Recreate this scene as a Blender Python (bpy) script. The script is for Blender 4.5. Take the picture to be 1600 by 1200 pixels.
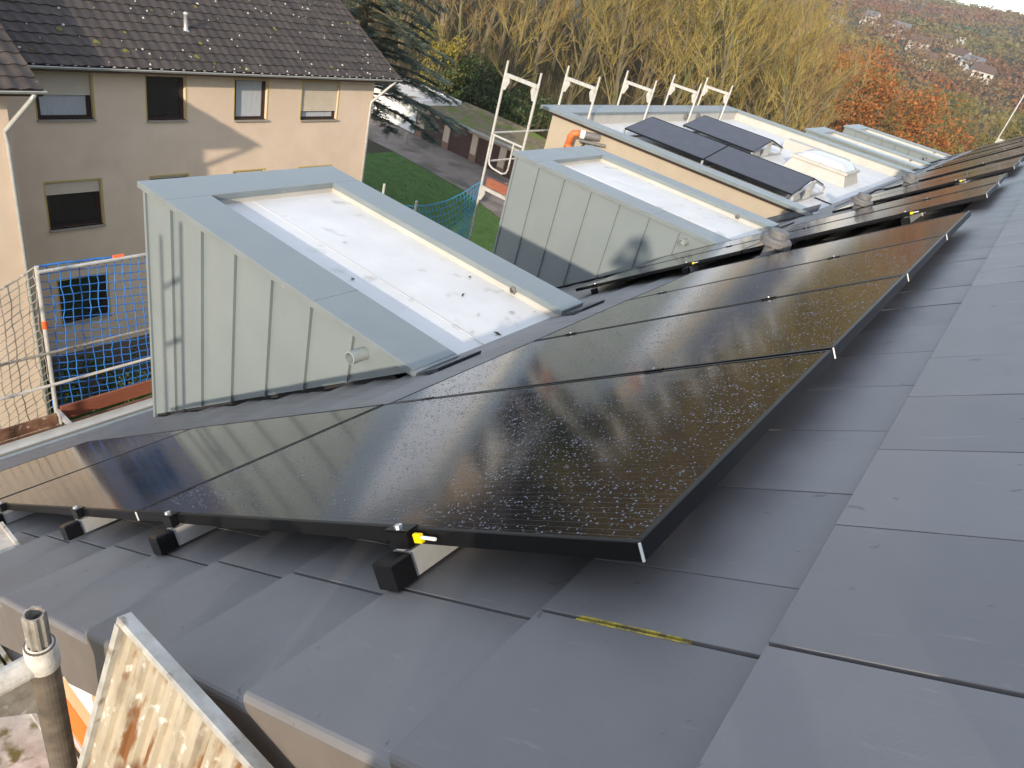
import bpy, bmesh, math, random
from math import sin, cos, pi, radians, sqrt, tan, atan2, exp
from mathutils import Vector, Matrix

# ------------------------------------------------------------------ camera, sky, sun
for o in list(bpy.data.objects):
    bpy.data.objects.remove(o)
scene = bpy.context.scene
COL = scene.collection
CAM = Vector((0.16331, -0.74170, 0.63226))
RIGHT = Vector((0.76207715, 0.60362585, 0.23425252))
DOWN = Vector((0.48809764, -0.29784764, -0.82039471))
FWD = Vector((-0.4254399, 0.73954216, -0.52161124))
cd = bpy.data.cameras.new('camera')
cam = bpy.data.objects.new('camera', cd)
COL.objects.link(cam)
M = Matrix((RIGHT, -DOWN, -FWD)).transposed().to_4x4()
M.translation = CAM
cam.matrix_world = M
cd.sensor_width = 36.0
cd.lens = 1073.72 / 1600 * 36
cd.clip_start = 0.02
cd.clip_end = 20000
scene.camera = cam
scene.render.resolution_x = 1024
scene.render.resolution_y = 768

TOSUN = Vector((0.374, -0.879, 0.296)).normalized()
world = bpy.data.worlds.new('World')
scene.world = world
world.use_nodes = True
wn = world.node_tree
bg = wn.nodes['Background']
sky = wn.nodes.new('ShaderNodeTexSky')
sky.sky_type = 'NISHITA'
sky.sun_disc = False
sky.sun_elevation = math.asin(TOSUN.z)
sky.sun_rotation = atan2(TOSUN.x, TOSUN.y)
sky.air_density = 1.0
sky.dust_density = 0.8
sky.ozone_density = 1.0
# thin high cloud drawn over the whole sky
wtc = wn.nodes.new('ShaderNodeTexCoord')
wnz = wn.nodes.new('ShaderNodeTexNoise')
wnz.inputs['Scale'].default_value = 3.0
wnz.inputs['Detail'].default_value = 6
wn.links.new(wtc.outputs['Generated'], wnz.inputs['Vector'])
wmr = wn.nodes.new('ShaderNodeMapRange')
wmr.inputs[1].default_value = .35
wmr.inputs[2].default_value = .70
wmr.inputs[3].default_value = .30
wmr.inputs[4].default_value = .85
wn.links.new(wnz.outputs['Fac'], wmr.inputs[0])
wmx = wn.nodes.new('ShaderNodeMix')
wmx.data_type = 'RGBA'
wn.links.new(wmr.outputs[0], wmx.inputs['Factor'])
wn.links.new(sky.outputs[0], wmx.inputs['A'])
wmx.inputs['B'].default_value = (3.1, 3.2, 3.4, 1)
wn.links.new(wmx.outputs['Result'], bg.inputs[0])
bg.inputs[1].default_value = 0.15
sl = bpy.data.lights.new('sun', 'SUN')
sl.energy = 2.1
sl.angle = radians(0.9)
sl.color = (1.0, 0.86, 0.68)
sun = bpy.data.objects.new('sun', sl)
COL.objects.link(sun)
sun.rotation_euler = TOSUN.to_track_quat('Z', 'Y').to_euler()
vs = scene.view_settings
vs.view_transform = 'Standard'
vs.look = 'None'
vs.gamma = 1.0
vs.exposure = 1.40
vs.use_curve_mapping = False

rng = random.Random(11)
TH = 0.6388264513               # pitch of the panels' plane
UV = Vector((cos(TH), 0, sin(TH)))
NV = Vector((-sin(TH), 0, cos(TH)))
YV = Vector((0, 1, 0))
HT = 0.0915                     # tile noses below panel tops
GZ = -13.8                      # yard level


def RF(u, v, w=0.0):
    return UV * u + YV * v + NV * w


RMAT = Matrix((UV, YV, NV)).transposed()


# ------------------------------------------------------------------ mesh helpers
class MB:
    def __init__(self):
        self.v = []
        self.f = []

    def poly(self, pts):
        n = len(self.v)
        self.v += [tuple(p) for p in pts]
        self.f.append(tuple(range(n, n + len(pts))))
        return self

    def hexa(self, p):                       # 8 points: bottom 4 (ccw), top 4
        n = len(self.v)
        self.v += [tuple(q) for q in p]
        for f in ((3, 2, 1, 0), (4, 5, 6, 7), (0, 1, 5, 4), (1, 2, 6, 5), (2, 3, 7, 6), (3, 0, 4, 7)):
            self.f.append(tuple(n + i for i in f))
        return self

    def box(self, a, b, fn=None):
        x0, y0, z0 = a
        x1, y1, z1 = b
        p = [(x0, y0, z0), (x1, y0, z0), (x1, y1, z0), (x0, y1, z0), (x0, y0, z1), (x1, y0, z1), (x1, y1, z1), (x0, y1, z1)]
        if fn:
            p = [fn(*q) for q in p]
        return self.hexa(p)

    def cbox(self, a, b, c=0.004, fn=None):  # box with chamfered top and vertical edges softened
        x0, y0, z0 = a
        x1, y1, z1 = b
        def ring(i, z):
            return [(x0 + i, y0 + i, z), (x1 - i, y0 + i, z), (x1 - i, y1 - i, z), (x0 + i, y1 - i, z)]
        rs = ring(0, z0), ring(0, z1 - c), ring(c, z1)
        n = len(self.v)
        for r in rs:
            self.v += [fn(*q) if fn else q for q in r]
        self.v = [tuple(q) for q in self.v]
        self.f.append((n + 3, n + 2, n + 1, n))
        for k in (0, 4):
            for i in range(4):
                j = (i + 1) % 4
                self.f.append((n + k + i, n + k + j, n + k + 4 + j, n + k + 4 + i))
        self.f.append((n + 8, n + 9, n + 10, n + 11))
        return self

    def tube(self, pts, r, n=8, cap=True):
        pts = [Vector(p) for p in pts]
        rr = r if isinstance(r, (list, tuple)) else [r] * len(pts)
        base = len(self.v)
        prev = None
        for i, p in enumerate(pts):
            d = (pts[min(i + 1, len(pts) - 1)] - pts[max(i - 1, 0)])
            if d.length < 1e-9:
                d = Vector((0, 0, 1))
            d.normalize()
            a = Vector((0, 0, 1)) if abs(d.z) < .9 else Vector((1, 0, 0))
            if prev is not None:
                s = prev - d * prev.dot(d)
                s = s.normalized() if s.length > 1e-6 else d.cross(a).normalized()
            else:
                s = d.cross(a).normalized()
            prev = s
            t = d.cross(s)
            for k in range(n):
                q = p + (s * cos(2 * pi * k / n) + t * sin(2 * pi * k / n)) * rr[i]
                self.v.append(tuple(q))
        for i in range(len(pts) - 1):
            for k in range(n):
                a = base + i * n + k
                b = base + i * n + (k + 1) % n
                self.f.append((a, b, b + n, a + n))
        if cap:
            self.f.append(tuple(base + k for k in reversed(range(n))))
            e = base + (len(pts) - 1) * n
            self.f.append(tuple(e + k for k in range(n)))
        return self

    def lathe(self, prof, c=(0, 0, 0), n=20, axis=None):
        base = len(self.v)
        c = Vector(c)
        ax = axis or Matrix.Identity(3)
        for r, z in prof:
            for k in range(n):
                self.v.append(tuple(c + ax @ Vector((r * cos(2 * pi * k / n), r * sin(2 * pi * k / n), z))))
        for i in range(len(prof) - 1):
            for k in range(n):
                a = base + i * n + k
                b = base + i * n + (k + 1) % n
                self.f.append((a, b, b + n, a + n))
        return self

    def add(self, other, mat=None):
        n = len(self.v)
        self.v += [tuple(mat @ Vector(p)) for p in other.v] if mat else other.v
        self.f += [tuple(i + n for i in f) for f in other.f]
        return self

    def mesh(self, name, m, smooth=False, off=None):
        me = bpy.data.meshes.new(name)
        v = self.v
        if off is not None:
            v = [(p[0] - off[0], p[1] - off[1], p[2] - off[2]) for p in v]
        me.from_pydata(v, [], self.f)
        if m:
            me.materials.append(m)
        if smooth:
            me.polygons.foreach_set('use_smooth', [True] * len(me.polygons))
        me.update()
        return me


def world_off(p):
    o = Vector((0, 0, 0))
    while p is not None:
        o += p.location
        p = p.parent
    return o


def obj(name, mb, m, parent=None, smooth=False, kind=None, label=None, cat=None, group=None, local=False):
    """link a mesh object; vertices are given in world coordinates unless local"""
    if isinstance(mb, MB):
        off = None if (local or parent is None) else world_off(parent)
        me = mb.mesh(name, m, smooth, off)
    else:
        me = mb
    o = bpy.data.objects.new(name, me)
    COL.objects.link(o)
    if parent:
        o.parent = parent
    tag(o, label, cat, group, kind)
    return o


def tag(o, label=None, cat=None, group=None, kind=None):
    if label:
        o['label'] = label
    if cat:
        o['category'] = cat
    if group:
        o['group'] = group
    if kind:
        o['kind'] = kind
    return o


def empty(name, loc, label=None, cat=None, group=None, parent=None):
    o = bpy.data.objects.new(name, None)
    COL.objects.link(o)
    o.empty_display_size = .1
    o.location = loc
    if parent:
        o.parent = parent
        o.location = Vector(loc) - world_off(parent)
    return tag(o, label, cat, group)


def copy_tree(o, parent=None):
    c = o.copy()
    COL.objects.link(c)
    c.parent = parent
    for ch in list(o.children):
        copy_tree(ch, c)
    return c


# ------------------------------------------------------------------ materials
def nd(nt, t, **kw):
    n = nt.nodes.new(t)
    for k, v in kw.items():
        setattr(n, k, v)
    return n


def mat(name, c1, c2=None, rough=.6, spec=.5, metal=0., scale=8., detail=5, mix=(.35, .65), bump=0., bscale=None,
        rnd=0., rough2=None, c3=None, s3=40., t3=(.66, .72), transl=0., stretch=None, coord='Object', island=False, dist=.002):
    m = bpy.data.materials.new(name)
    m.use_nodes = True
    nt = m.node_tree
    b = nt.nodes['Principled BSDF']
    L = nt.links.new
    b.inputs['Roughness'].default_value = rough
    b.inputs['Metallic'].default_value = metal
    b.inputs['Specular IOR Level'].default_value = spec
    tc = nd(nt, 'ShaderNodeTexCoord')
    src = tc.outputs[coord]
    if coord == 'World':
        src = None
    if stretch:
        mp = nd(nt, 'ShaderNodeMapping')
        mp.inputs['Scale'].default_value = stretch
        L(src, mp.inputs[0])
        src = mp.outputs[0]
    col = None
    if c2 is not None:
        nz = nd(nt, 'ShaderNodeTexNoise')
        nz.inputs['Scale'].default_value = scale
        nz.inputs['Detail'].default_value = detail
        nz.inputs['Roughness'].default_value = .6
        L(src, nz.inputs['Vector'])
        cr = nd(nt, 'ShaderNodeValToRGB')
        cr.color_ramp.elements[0].position = mix[0]
        cr.color_ramp.elements[1].position = mix[1]
        cr.color_ramp.elements[0].color = (*c1, 1)
        cr.color_ramp.elements[1].color = (*c2, 1)
        L(nz.outputs['Fac'], cr.inputs[0])
        col = cr.outputs[0]
        if rough2 is not None:
            mr = nd(nt, 'ShaderNodeMapRange')
            mr.inputs[1].default_value = mix[0]
            mr.inputs[2].default_value = mix[1]
            mr.inputs[3].default_value = rough
            mr.inputs[4].default_value = rough2
            L(nz.outputs['Fac'], mr.inputs[0])
            L(mr.outputs[0], b.inputs['Roughness'])
    else:
        rgb = nd(nt, 'ShaderNodeRGB')
        rgb.outputs[0].default_value = (*c1, 1)
        col = rgb.outputs[0]
    if c3 is not None:
        n3 = nd(nt, 'ShaderNodeTexNoise')
        n3.inputs['Scale'].default_value = s3
        n3.inputs['Detail'].default_value = 3
        L(src, n3.inputs['Vector'])
        r3 = nd(nt, 'ShaderNodeValToRGB')
        r3.color_ramp.elements[0].position = t3[0]
        r3.color_ramp.elements[1].position = t3[1]
        L(n3.outputs['Fac'], r3.inputs[0])
        mx = nd(nt, 'ShaderNodeMix', data_type='RGBA')
        L(r3.outputs[0], mx.inputs['Factor'])
        L(col, mx.inputs['A'])
        mx.inputs['B'].default_value = (*c3, 1)
        col = mx.outputs['Result']
    if rnd:
        oi = nd(nt, 'ShaderNodeObjectInfo')
        val = oi.outputs['Random']
        if island:
            ge = nd(nt, 'ShaderNodeNewGeometry')
            ad = nd(nt, 'ShaderNodeMath', operation='ADD')
            L(val, ad.inputs[0])
            L(ge.outputs['Random Per Island'], ad.inputs[1])
            fr = nd(nt, 'ShaderNodeMath', operation='FRACT')
            L(ad.outputs[0], fr.inputs[0])
            val = fr.outputs[0]
        mr2 = nd(nt, 'ShaderNodeMapRange')
        mr2.inputs[3].default_value = 1 - rnd
        mr2.inputs[4].default_value = 1 + rnd
        L(val, mr2.inputs[0])
        hs = nd(nt, 'ShaderNodeHueSaturation')
        L(mr2.outputs[0], hs.inputs['Value'])
        L(col, hs.inputs['Color'])
        col = hs.outputs[0]
    L(col, b.inputs['Base Color'])
    if bump:
        bn = nd(nt, 'ShaderNodeTexNoise')
        bn.inputs['Scale'].default_value = bscale or scale * 4
        bn.inputs['Detail'].default_value = 4
        L(src, bn.inputs['Vector'])
        bp = nd(nt, 'ShaderNodeBump')
        bp.inputs['Strength'].default_value = bump
        bp.inputs['Distance'].default_value = dist
        L(bn.outputs['Fac'], bp.inputs['Height'])
        L(bp.outputs[0], b.inputs['Normal'])
    if transl:
        tr = nd(nt, 'ShaderNodeBsdfTranslucent')
        L(col, tr.inputs['Color'])
        ms = nd(nt, 'ShaderNodeMixShader')
        ms.inputs[0].default_value = transl
        L(b.outputs[0], ms.inputs[1])
        L(tr.outputs[0], ms.inputs[2])
        L(ms.outputs[0], nt.nodes['Material Output'].inputs[0])
    return m


MT = {}
MT['tile'] = mat('roof_tile_concrete', (.150, .144, .148), (.178, .171, .175), rough=.44, rough2=.56, spec=.5, scale=5, bump=.35, bscale=240, dist=.0010,
                 rnd=.10, island=True, c3=(.105, .10, .105), s3=42, t3=(.735, .76))
MT['tile_sun_side'] = mat('sun_tinted_concrete', (.120, .102, .088), (.140, .120, .105), rough=.6, scale=9, bump=.25, bscale=200, dist=.0008, rnd=.06)  # tile concrete again, with warm low sun put into the side faces' colour
MT['underlay'] = mat('roof_underlay', (.016, .016, .018), rough=.9)
MT['zinc_green'] = mat('painted_metal_pale_green', (.180, .210, .216), (.195, .225, .231), rough=.36, spec=.45, scale=2.2, bump=.05, bscale=3, dist=.01, rnd=.02)
MT['coping'] = mat('coping_sheet_metal', (.165, .192, .200), (.192, .220, .226), rough=.30, rough2=.42, spec=.6, scale=3.0, bump=.04, bscale=4, dist=.01, c3=(.24, .265, .27), s3=14, t3=(.70, .76))
MT['membrane'] = mat('white_roof_membrane', (.60, .60, .595), (.67, .67, .665), rough=.6, scale=2.0, c3=(.36, .35, .33), s3=4.5, t3=(.62, .82), bump=.12, bscale=7, dist=.01)
MT['kerb'] = mat('cream_membrane', (.40, .385, .345), (.45, .435, .395), rough=.6, scale=3)
MT['cream'] = mat('cream_render', (.36, .305, .230), (.395, .335, .258), rough=.9, scale=3, bump=.2, bscale=90, c3=(.34, .28, .2), s3=3, t3=(.66, .78))
MT['facade'] = mat('beige_render', (.64, .50, .385), (.70, .555, .435), rough=.9, scale=1.1, bump=.15, bscale=60, c3=(.58, .46, .36), s3=.8, t3=(.6, .8))
MT['plinth'] = mat('plinth_paint', (.13, .10, .085), (.17, .13, .11), rough=.9, scale=2)
MT['flash'] = mat('bitumen_flashing', (.035, .04, .05), (.07, .075, .085), rough=.45, scale=40, bump=.7, bscale=120)
MT['pv_frame'] = mat('black_anodised', (.006, .006, .007), rough=.38, spec=.28)
MT['alu'] = mat('bare_aluminium', (.62, .63, .64), (.7, .71, .72), rough=.35, metal=1., scale=30)
MT['alu_matt'] = mat('matt_aluminium', (.44, .44, .43), (.55, .55, .54), rough=.5, metal=.7, scale=25)
MT['black_plastic'] = mat('black_plastic', (.006, .006, .007), rough=.3, spec=.3)
MT['rail_alu'] = mat('mill_aluminium_rail', (.40, .40, .39), (.50, .50, .49), rough=.45, metal=.35, scale=20)
MT['yellow'] = mat('yellow_plastic', (.75, .55, .0), rough=.5)
MT['yellow_chalk'] = mat('yellow_marking', (.46, .36, .05), (.18, .15, .07), rough=.9, scale=60, mix=(.45, .6))
MT['vent'] = mat('grey_vent_plastic', (.12, .115, .115), (.155, .15, .148), rough=.6, scale=25)
MT['pipe_grey'] = mat('grey_pipe', (.24, .27, .27), (.29, .32, .32), rough=.45, scale=20)
MT['orange'] = mat('orange_pipe', (.60, .15, .035), (.50, .13, .035), rough=.5, scale=6)
MT['galv'] = mat('galvanised_steel', (.44, .43, .40), (.54, .53, .50), rough=.5, metal=.25, scale=14, c3=(.36, .33, .28), s3=10, t3=(.62, .72), bump=.1)
MT['post_shaded'] = mat('shaded_steel_post', (.085, .070, .055), (.17, .14, .11), rough=.6, metal=.2, scale=22, c3=(.33, .30, .26), s3=30, t3=(.64, .72), bump=.4, bscale=60)  # steel darkened in its base colour for the shade below the collar
MT['rim'] = mat('scuffed_aluminium_rim', (.36, .34, .30), (.52, .50, .46), rough=.5, metal=.2, scale=20, c3=(.22, .17, .12), s3=26, t3=(.60, .70), bump=.4, bscale=60)
MT['galv_worn'] = mat('worn_galvanised_steel', (.20, .18, .15), (.34, .31, .27), rough=.6, metal=.2, scale=26, c3=(.55, .53, .49), s3=30, t3=(.62, .70), bump=.5, bscale=70)
MT['plank'] = mat('stained_aluminium_plank', (.33, .275, .19), (.46, .40, .305), rough=.6, metal=.1, scale=11, c3=(.15, .060, .020), s3=8, t3=(.58, .66), bump=.4, bscale=45, stretch=(1, 1, .45))
MT['deck_moss'] = mat('dirty_deck', (.34, .31, .27), (.52, .49, .45), rough=.85, scale=18, c3=(.13, .11, .035), s3=14, t3=(.56, .66), bump=.6, bscale=50)
MT['plaster'] = mat('dried_plaster', (.44, .41, .36), (.60, .57, .52), rough=.9, scale=40, bump=.5)
MT['rustwood'] = mat('red_brown_board', (.21, .062, .035), (.27, .095, .05), rough=.8, scale=6, stretch=(1, .3, 3))
MT['deckwood'] = mat('stained_deck', (.13, .06, .035), (.24, .13, .08), rough=.85, scale=8, c3=(.45, .40, .34), s3=20, t3=(.66, .70))
MT['net_blue'] = mat('blue_net_cord', (.015, .12, .42), (.02, .17, .52), rough=.6, scale=9)
MT['net_green'] = mat('teal_net_cord', (.02, .25, .35), (.02, .17, .42), rough=.6, scale=3)
MT['card'] = mat('cardboard', (.46, .29, .15), (.50, .33, .18), rough=.85, scale=12, bump=.1)
MT['card_orange'] = mat('orange_print', (.85, .16, .015), rough=.6)
MT['paper'] = mat('label_paper', (.72, .71, .70), rough=.7)
MT['paper_mark'] = mat('label_print', (.42, .42, .45), rough=.7)
MT['lilac'] = mat('lilac_print', (.55, .42, .48), rough=.7)
MT['pantile'] = mat('old_pantile', (.034, .027, .024), (.062, .048, .041), rough=.8, scale=3, c3=(.36, .35, .31), s3=5.5, t3=(.70, .74), rnd=.22, island=True, bump=.3)
MT['moss'] = mat('moss', (.10, .11, .02), (.16, .14, .03), rough=.95, scale=15)
MT['lichen'] = mat('lichen', (.45, .43, .38), (.55, .53, .48), rough=.95, scale=15)
MT['winframe'] = mat('dark_brown_frame', (.035, .018, .014), rough=.45)
MT['glass_dark'] = mat('window_glass', (.010, .012, .014), rough=.06, spec=.8)
MT['curtain'] = mat('net_curtain', (.34, .36, .38), (.48, .50, .53), rough=.8, scale=14, stretch=(1, 5, .15))
MT['shutter'] = mat('roller_shutter', (.50, .43, .33), (.55, .47, .37), rough=.6, scale=3)
MT['yellow_strip'] = mat('yellow_tape', (.46, .36, .10), rough=.7)
MT['sill'] = mat('stone_sill', (.30, .26, .22), rough=.8)
MT['gutter'] = mat('zinc_gutter', (.42, .42, .41), (.50, .50, .49), rough=.45, metal=.3, scale=5)
MT['brownwood'] = mat('brown_wood', (.06, .032, .022), rough=.7)
MT['garage_door'] = mat('brown_garage_door', (.060, .028, .020), (.075, .036, .026), rough=.6, scale=2)
MT['garage_wall'] = mat('garage_render', (.48, .37, .27), (.55, .43, .33), rough=.9, scale=1.5)
MT['garage_plinth'] = mat('garage_plinth', (.22, .13, .09), rough=.9)
MT['mossroof'] = mat('mossy_gravel_roof', (.12, .095, .055), (.20, .165, .10), rough=.95, scale=2.2, c3=(.10, .145, .02), s3=.5, t3=(.52, .62), bump=.5)
MT['whiteroof'] = mat('white_flat_roof', (.52, .50, .47), (.62, .60, .57), rough=.7, scale=1.2, c3=(.24, .14, .08), s3=.55, t3=(.55, .62))
MT['white'] = mat('white_paint', (.74, .74, .73), rough=.6)
MT['lawn'] = mat('lawn_soil', (.032, .085, .010), (.055, .12, .016), rough=.95, scale=1.3, bump=.6, bscale=30, dist=.03)
MT['grass'] = mat('grass_blades', (.045, .13, .012), (.085, .20, .022), rough=.7, scale=.6, rnd=.2, island=True, transl=.25)
MT['yard'] = mat('paved_yard', (.155, .125, .105), (.215, .18, .155), rough=.9, scale=.9, c3=(.10, .085, .07), s3=.5, t3=(.52, .66), bump=.3, bscale=12)
MT['ground'] = mat('ground_cover', (.028, .028, .012), (.055, .042, .020), rough=1., scale=.05, detail=8, bump=.3)
MT['hill'] = mat('far_fields', (.07, .085, .025), (.12, .085, .035), rough=1., scale=.02, detail=6)
MT['bark'] = mat('bark', (.10, .082, .048), (.185, .150, .088), rough=.95, scale=2.5, stretch=(1, 1, .2), c3=(.09, .10, .03), s3=1.5, t3=(.5, .62))
MT['under'] = mat('undergrowth_stems', (.055, .045, .020), (.10, .085, .035), rough=.9, scale=.3)
MT['twig'] = mat('twigs_olive', (.195, .148, .040), (.275, .208, .058), rough=.9, scale=.6, rnd=.22)
MT['twig_tan'] = mat('twigs_tan', (.19, .125, .05), (.27, .185, .075), rough=.9, scale=.6, rnd=.2)
MT['leaf_yellow'] = mat('leaves_yellow_green', (.22, .20, .025), (.32, .24, .03), rough=.7, scale=.5, rnd=.2, transl=.35)
MT['leaf_orange'] = mat('oak_leaves_orange', (.27, .092, .022), (.38, .15, .04), rough=.7, scale=.5, rnd=.18, island=True, transl=.3)
MT['leaf_green'] = mat('leaves_dark_green', (.030, .055, .014), (.055, .085, .020), rough=.6, scale=.7, rnd=.25, island=True, transl=.2)
MT['leaf_olive'] = mat('leaves_olive', (.15, .135, .035), (.22, .18, .05), rough=.7, scale=.4, rnd=.2, island=True, transl=.3)
MT['cedar'] = mat('cedar_needles', (.060, .088, .062), (.120, .155, .115), rough=.7, scale=1.0, rnd=.25, island=True)
MT['farwood'] = mat('far_woodland_foliage', (.165, .080, .040), (.135, .120, .045), rough=.9, scale=.007, detail=3, mix=(.44, .56), c3=(.045, .080, .045), s3=.011, t3=(.60, .63), rnd=.1, island=True)
MT['house_white'] = mat('far_house_wall', (.46, .44, .40), rough=.9)
MT['house_roof'] = mat('far_house_roof', (.10, .062, .048), rough=.9)
MT['house_roof_grey'] = mat('far_house_roof_grey', (.14, .14, .15), rough=.8)
MT['jacket'] = mat('dark_jacket', (.012, .014, .022), (.02, .022, .032), rough=.8, scale=20)
MT['trousers'] = mat('work_trousers', (.03, .03, .035), rough=.85)
MT['skin'] = mat('skin', (.52, .30, .21), rough=.55)
MT['hair'] = mat('hair', (.05, .032, .02), rough=.6)
MT['leafbrown'] = mat('fallen_leaf', (.05, .04, .025), rough=.8)
MT['red_mark'] = mat('red_sleeve', (.75, .12, .03), rough=.5)
MT['back_sheet'] = mat('panel_back', (.012, .012, .013), rough=.6)


def glass_material():
    m = bpy.data.materials.new('solar_glass')
    m.use_nodes = True
    nt = m.node_tree
    L = nt.links.new
    b = nt.nodes['Principled BSDF']
    tc = nd(nt, 'ShaderNodeTexCoord')
    sp = nd(nt, 'ShaderNodeSeparateXYZ')
    L(tc.outputs['Object'], sp.inputs[0])

    def line(sock, period, width):
        d = nd(nt, 'ShaderNodeMath', operation='DIVIDE')
        d.inputs[1].default_value = period
        L(sock, d.inputs[0])
        f = nd(nt, 'ShaderNodeMath', operation='FRACT')
        L(d.outputs[0], f.inputs[0])
        c = nd(nt, 'ShaderNodeMath', operation='LESS_THAN')
        c.inputs[1].default_value = width / period
        L(f.outputs[0], c.inputs[0])
        return c.outputs[0]
    bus = line(sp.outputs[1], .0182, .0011)
    gx = line(sp.outputs[0], .0945, .0020)
    gy = line(sp.outputs[1], .1820, .0020)
    gap = nd(nt, 'ShaderNodeMath', operation='MAXIMUM')
    L(gx, gap.inputs[0])
    L(gy, gap.inputs[1])
    m1 = nd(nt, 'ShaderNodeMix', data_type='RGBA')
    m1.inputs['A'].default_value = (.0055, .0060, .0100, 1)
    m1.inputs['B'].default_value = (.085, .080, .074, 1)
    L(bus, m1.inputs['Factor'])
    m2 = nd(nt, 'ShaderNodeMix', data_type='RGBA')
    L(gap.outputs[0], m2.inputs['Factor'])
    L(m1.outputs['Result'], m2.inputs['A'])
    m2.inputs['B'].default_value = (.004, .004, .005, 1)
    # water drops: random cells of a voronoi, gathered in rows by a stretched noise
    vo = nd(nt, 'ShaderNodeTexVoronoi')
    vo.inputs['Scale'].default_value = 120
    L(tc.outputs['Object'], vo.inputs['Vector'])
    nz = nd(nt, 'ShaderNodeTexNoise')
    nz.inputs['Scale'].default_value = 26
    nz.inputs['Detail'].default_value = 3
    mp = nd(nt, 'ShaderNodeMapping')
    mp.inputs['Scale'].default_value = (.22, 1, 1)
    L(tc.outputs['Object'], mp.inputs[0])
    L(mp.outputs[0], nz.inputs['Vector'])
    mr = nd(nt, 'ShaderNodeMapRange')
    mr.inputs[1].default_value = .30
    mr.inputs[2].default_value = .72
    mr.inputs[3].default_value = .02
    mr.inputs[4].default_value = .26
    L(nz.outputs['Fac'], mr.inputs[0])
    sc = nd(nt, 'ShaderNodeSeparateColor')
    L(vo.outputs['Color'], sc.inputs[0])
    rs = nd(nt, 'ShaderNodeMath', operation='MULTIPLY')
    L(mr.outputs[0], rs.inputs[0])
    L(sc.outputs[0], rs.inputs[1])
    rs2 = nd(nt, 'ShaderNodeMath', operation='MULTIPLY')
    L(rs.outputs[0], rs2.inputs[0])
    rs2.inputs[1].default_value = 1.9
    df = nd(nt, 'ShaderNodeMath', operation='SUBTRACT')
    L(rs2.outputs[0], df.inputs[0])
    L(vo.outputs['Distance'], df.inputs[1])
    mx = nd(nt, 'ShaderNodeMath', operation='MAXIMUM')
    L(df.outputs[0], mx.inputs[0])
    mx.inputs[1].default_value = 0
    drop = nd(nt, 'ShaderNodeMath', operation='GREATER_THAN')
    L(df.outputs[0], drop.inputs[0])
    drop.inputs[1].default_value = .0
    m3 = nd(nt, 'ShaderNodeMix', data_type='RGBA')
    dm = nd(nt, 'ShaderNodeMath', operation='MULTIPLY')
    L(drop.outputs[0], dm.inputs[0])
    dm.inputs[1].default_value = .25
    L(dm.outputs[0], m3.inputs['Factor'])
    L(m2.outputs['Result'], m3.inputs['A'])
    m3.inputs['B'].default_value = (.20, .21, .25, 1)  # scattered sunlight of the drops put into the base colour
    L(m3.outputs['Result'], b.inputs['Base Color'])
    # rolled glass grain + drops as relief
    n2 = nd(nt, 'ShaderNodeTexNoise')
    n2.inputs['Scale'].default_value = 420
    n2.inputs['Detail'].default_value = 1
    L(tc.outputs['Object'], n2.inputs['Vector'])
    b1 = nd(nt, 'ShaderNodeBump')
    b1.inputs['Strength'].default_value = .04
    b1.inputs['Distance'].default_value = .0006
    L(n2.outputs['Fac'], b1.inputs['Height'])
    n4 = nd(nt, 'ShaderNodeTexNoise')
    n4.inputs['Scale'].default_value = 7
    n4.inputs['Detail'].default_value = 3
    mp4 = nd(nt, 'ShaderNodeMapping')
    mp4.inputs['Scale'].default_value = (.35, 3.0, 1)
    L(tc.outputs['Object'], mp4.inputs[0])
    L(mp4.outputs[0], n4.inputs['Vector'])
    b3 = nd(nt, 'ShaderNodeBump')
    b3.inputs['Strength'].default_value = .22
    b3.inputs['Distance'].default_value = .0010
    L(n4.outputs['Fac'], b3.inputs['Height'])
    L(b1.outputs[0], b3.inputs['Normal'])
    b2 = nd(nt, 'ShaderNodeBump')
    b2.inputs['Strength'].default_value = .8
    b2.inputs['Distance'].default_value = .006
    L(mx.outputs[0], b2.inputs['Height'])
    L(b3.outputs[0], b2.inputs['Normal'])
    L(b2.outputs[0], b.inputs['Normal'])
    b.inputs['Roughness'].default_value = .095
    b.inputs['IOR'].default_value = 1.5
    b.inputs['Specular IOR Level'].default_value = .85
    return m


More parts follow.
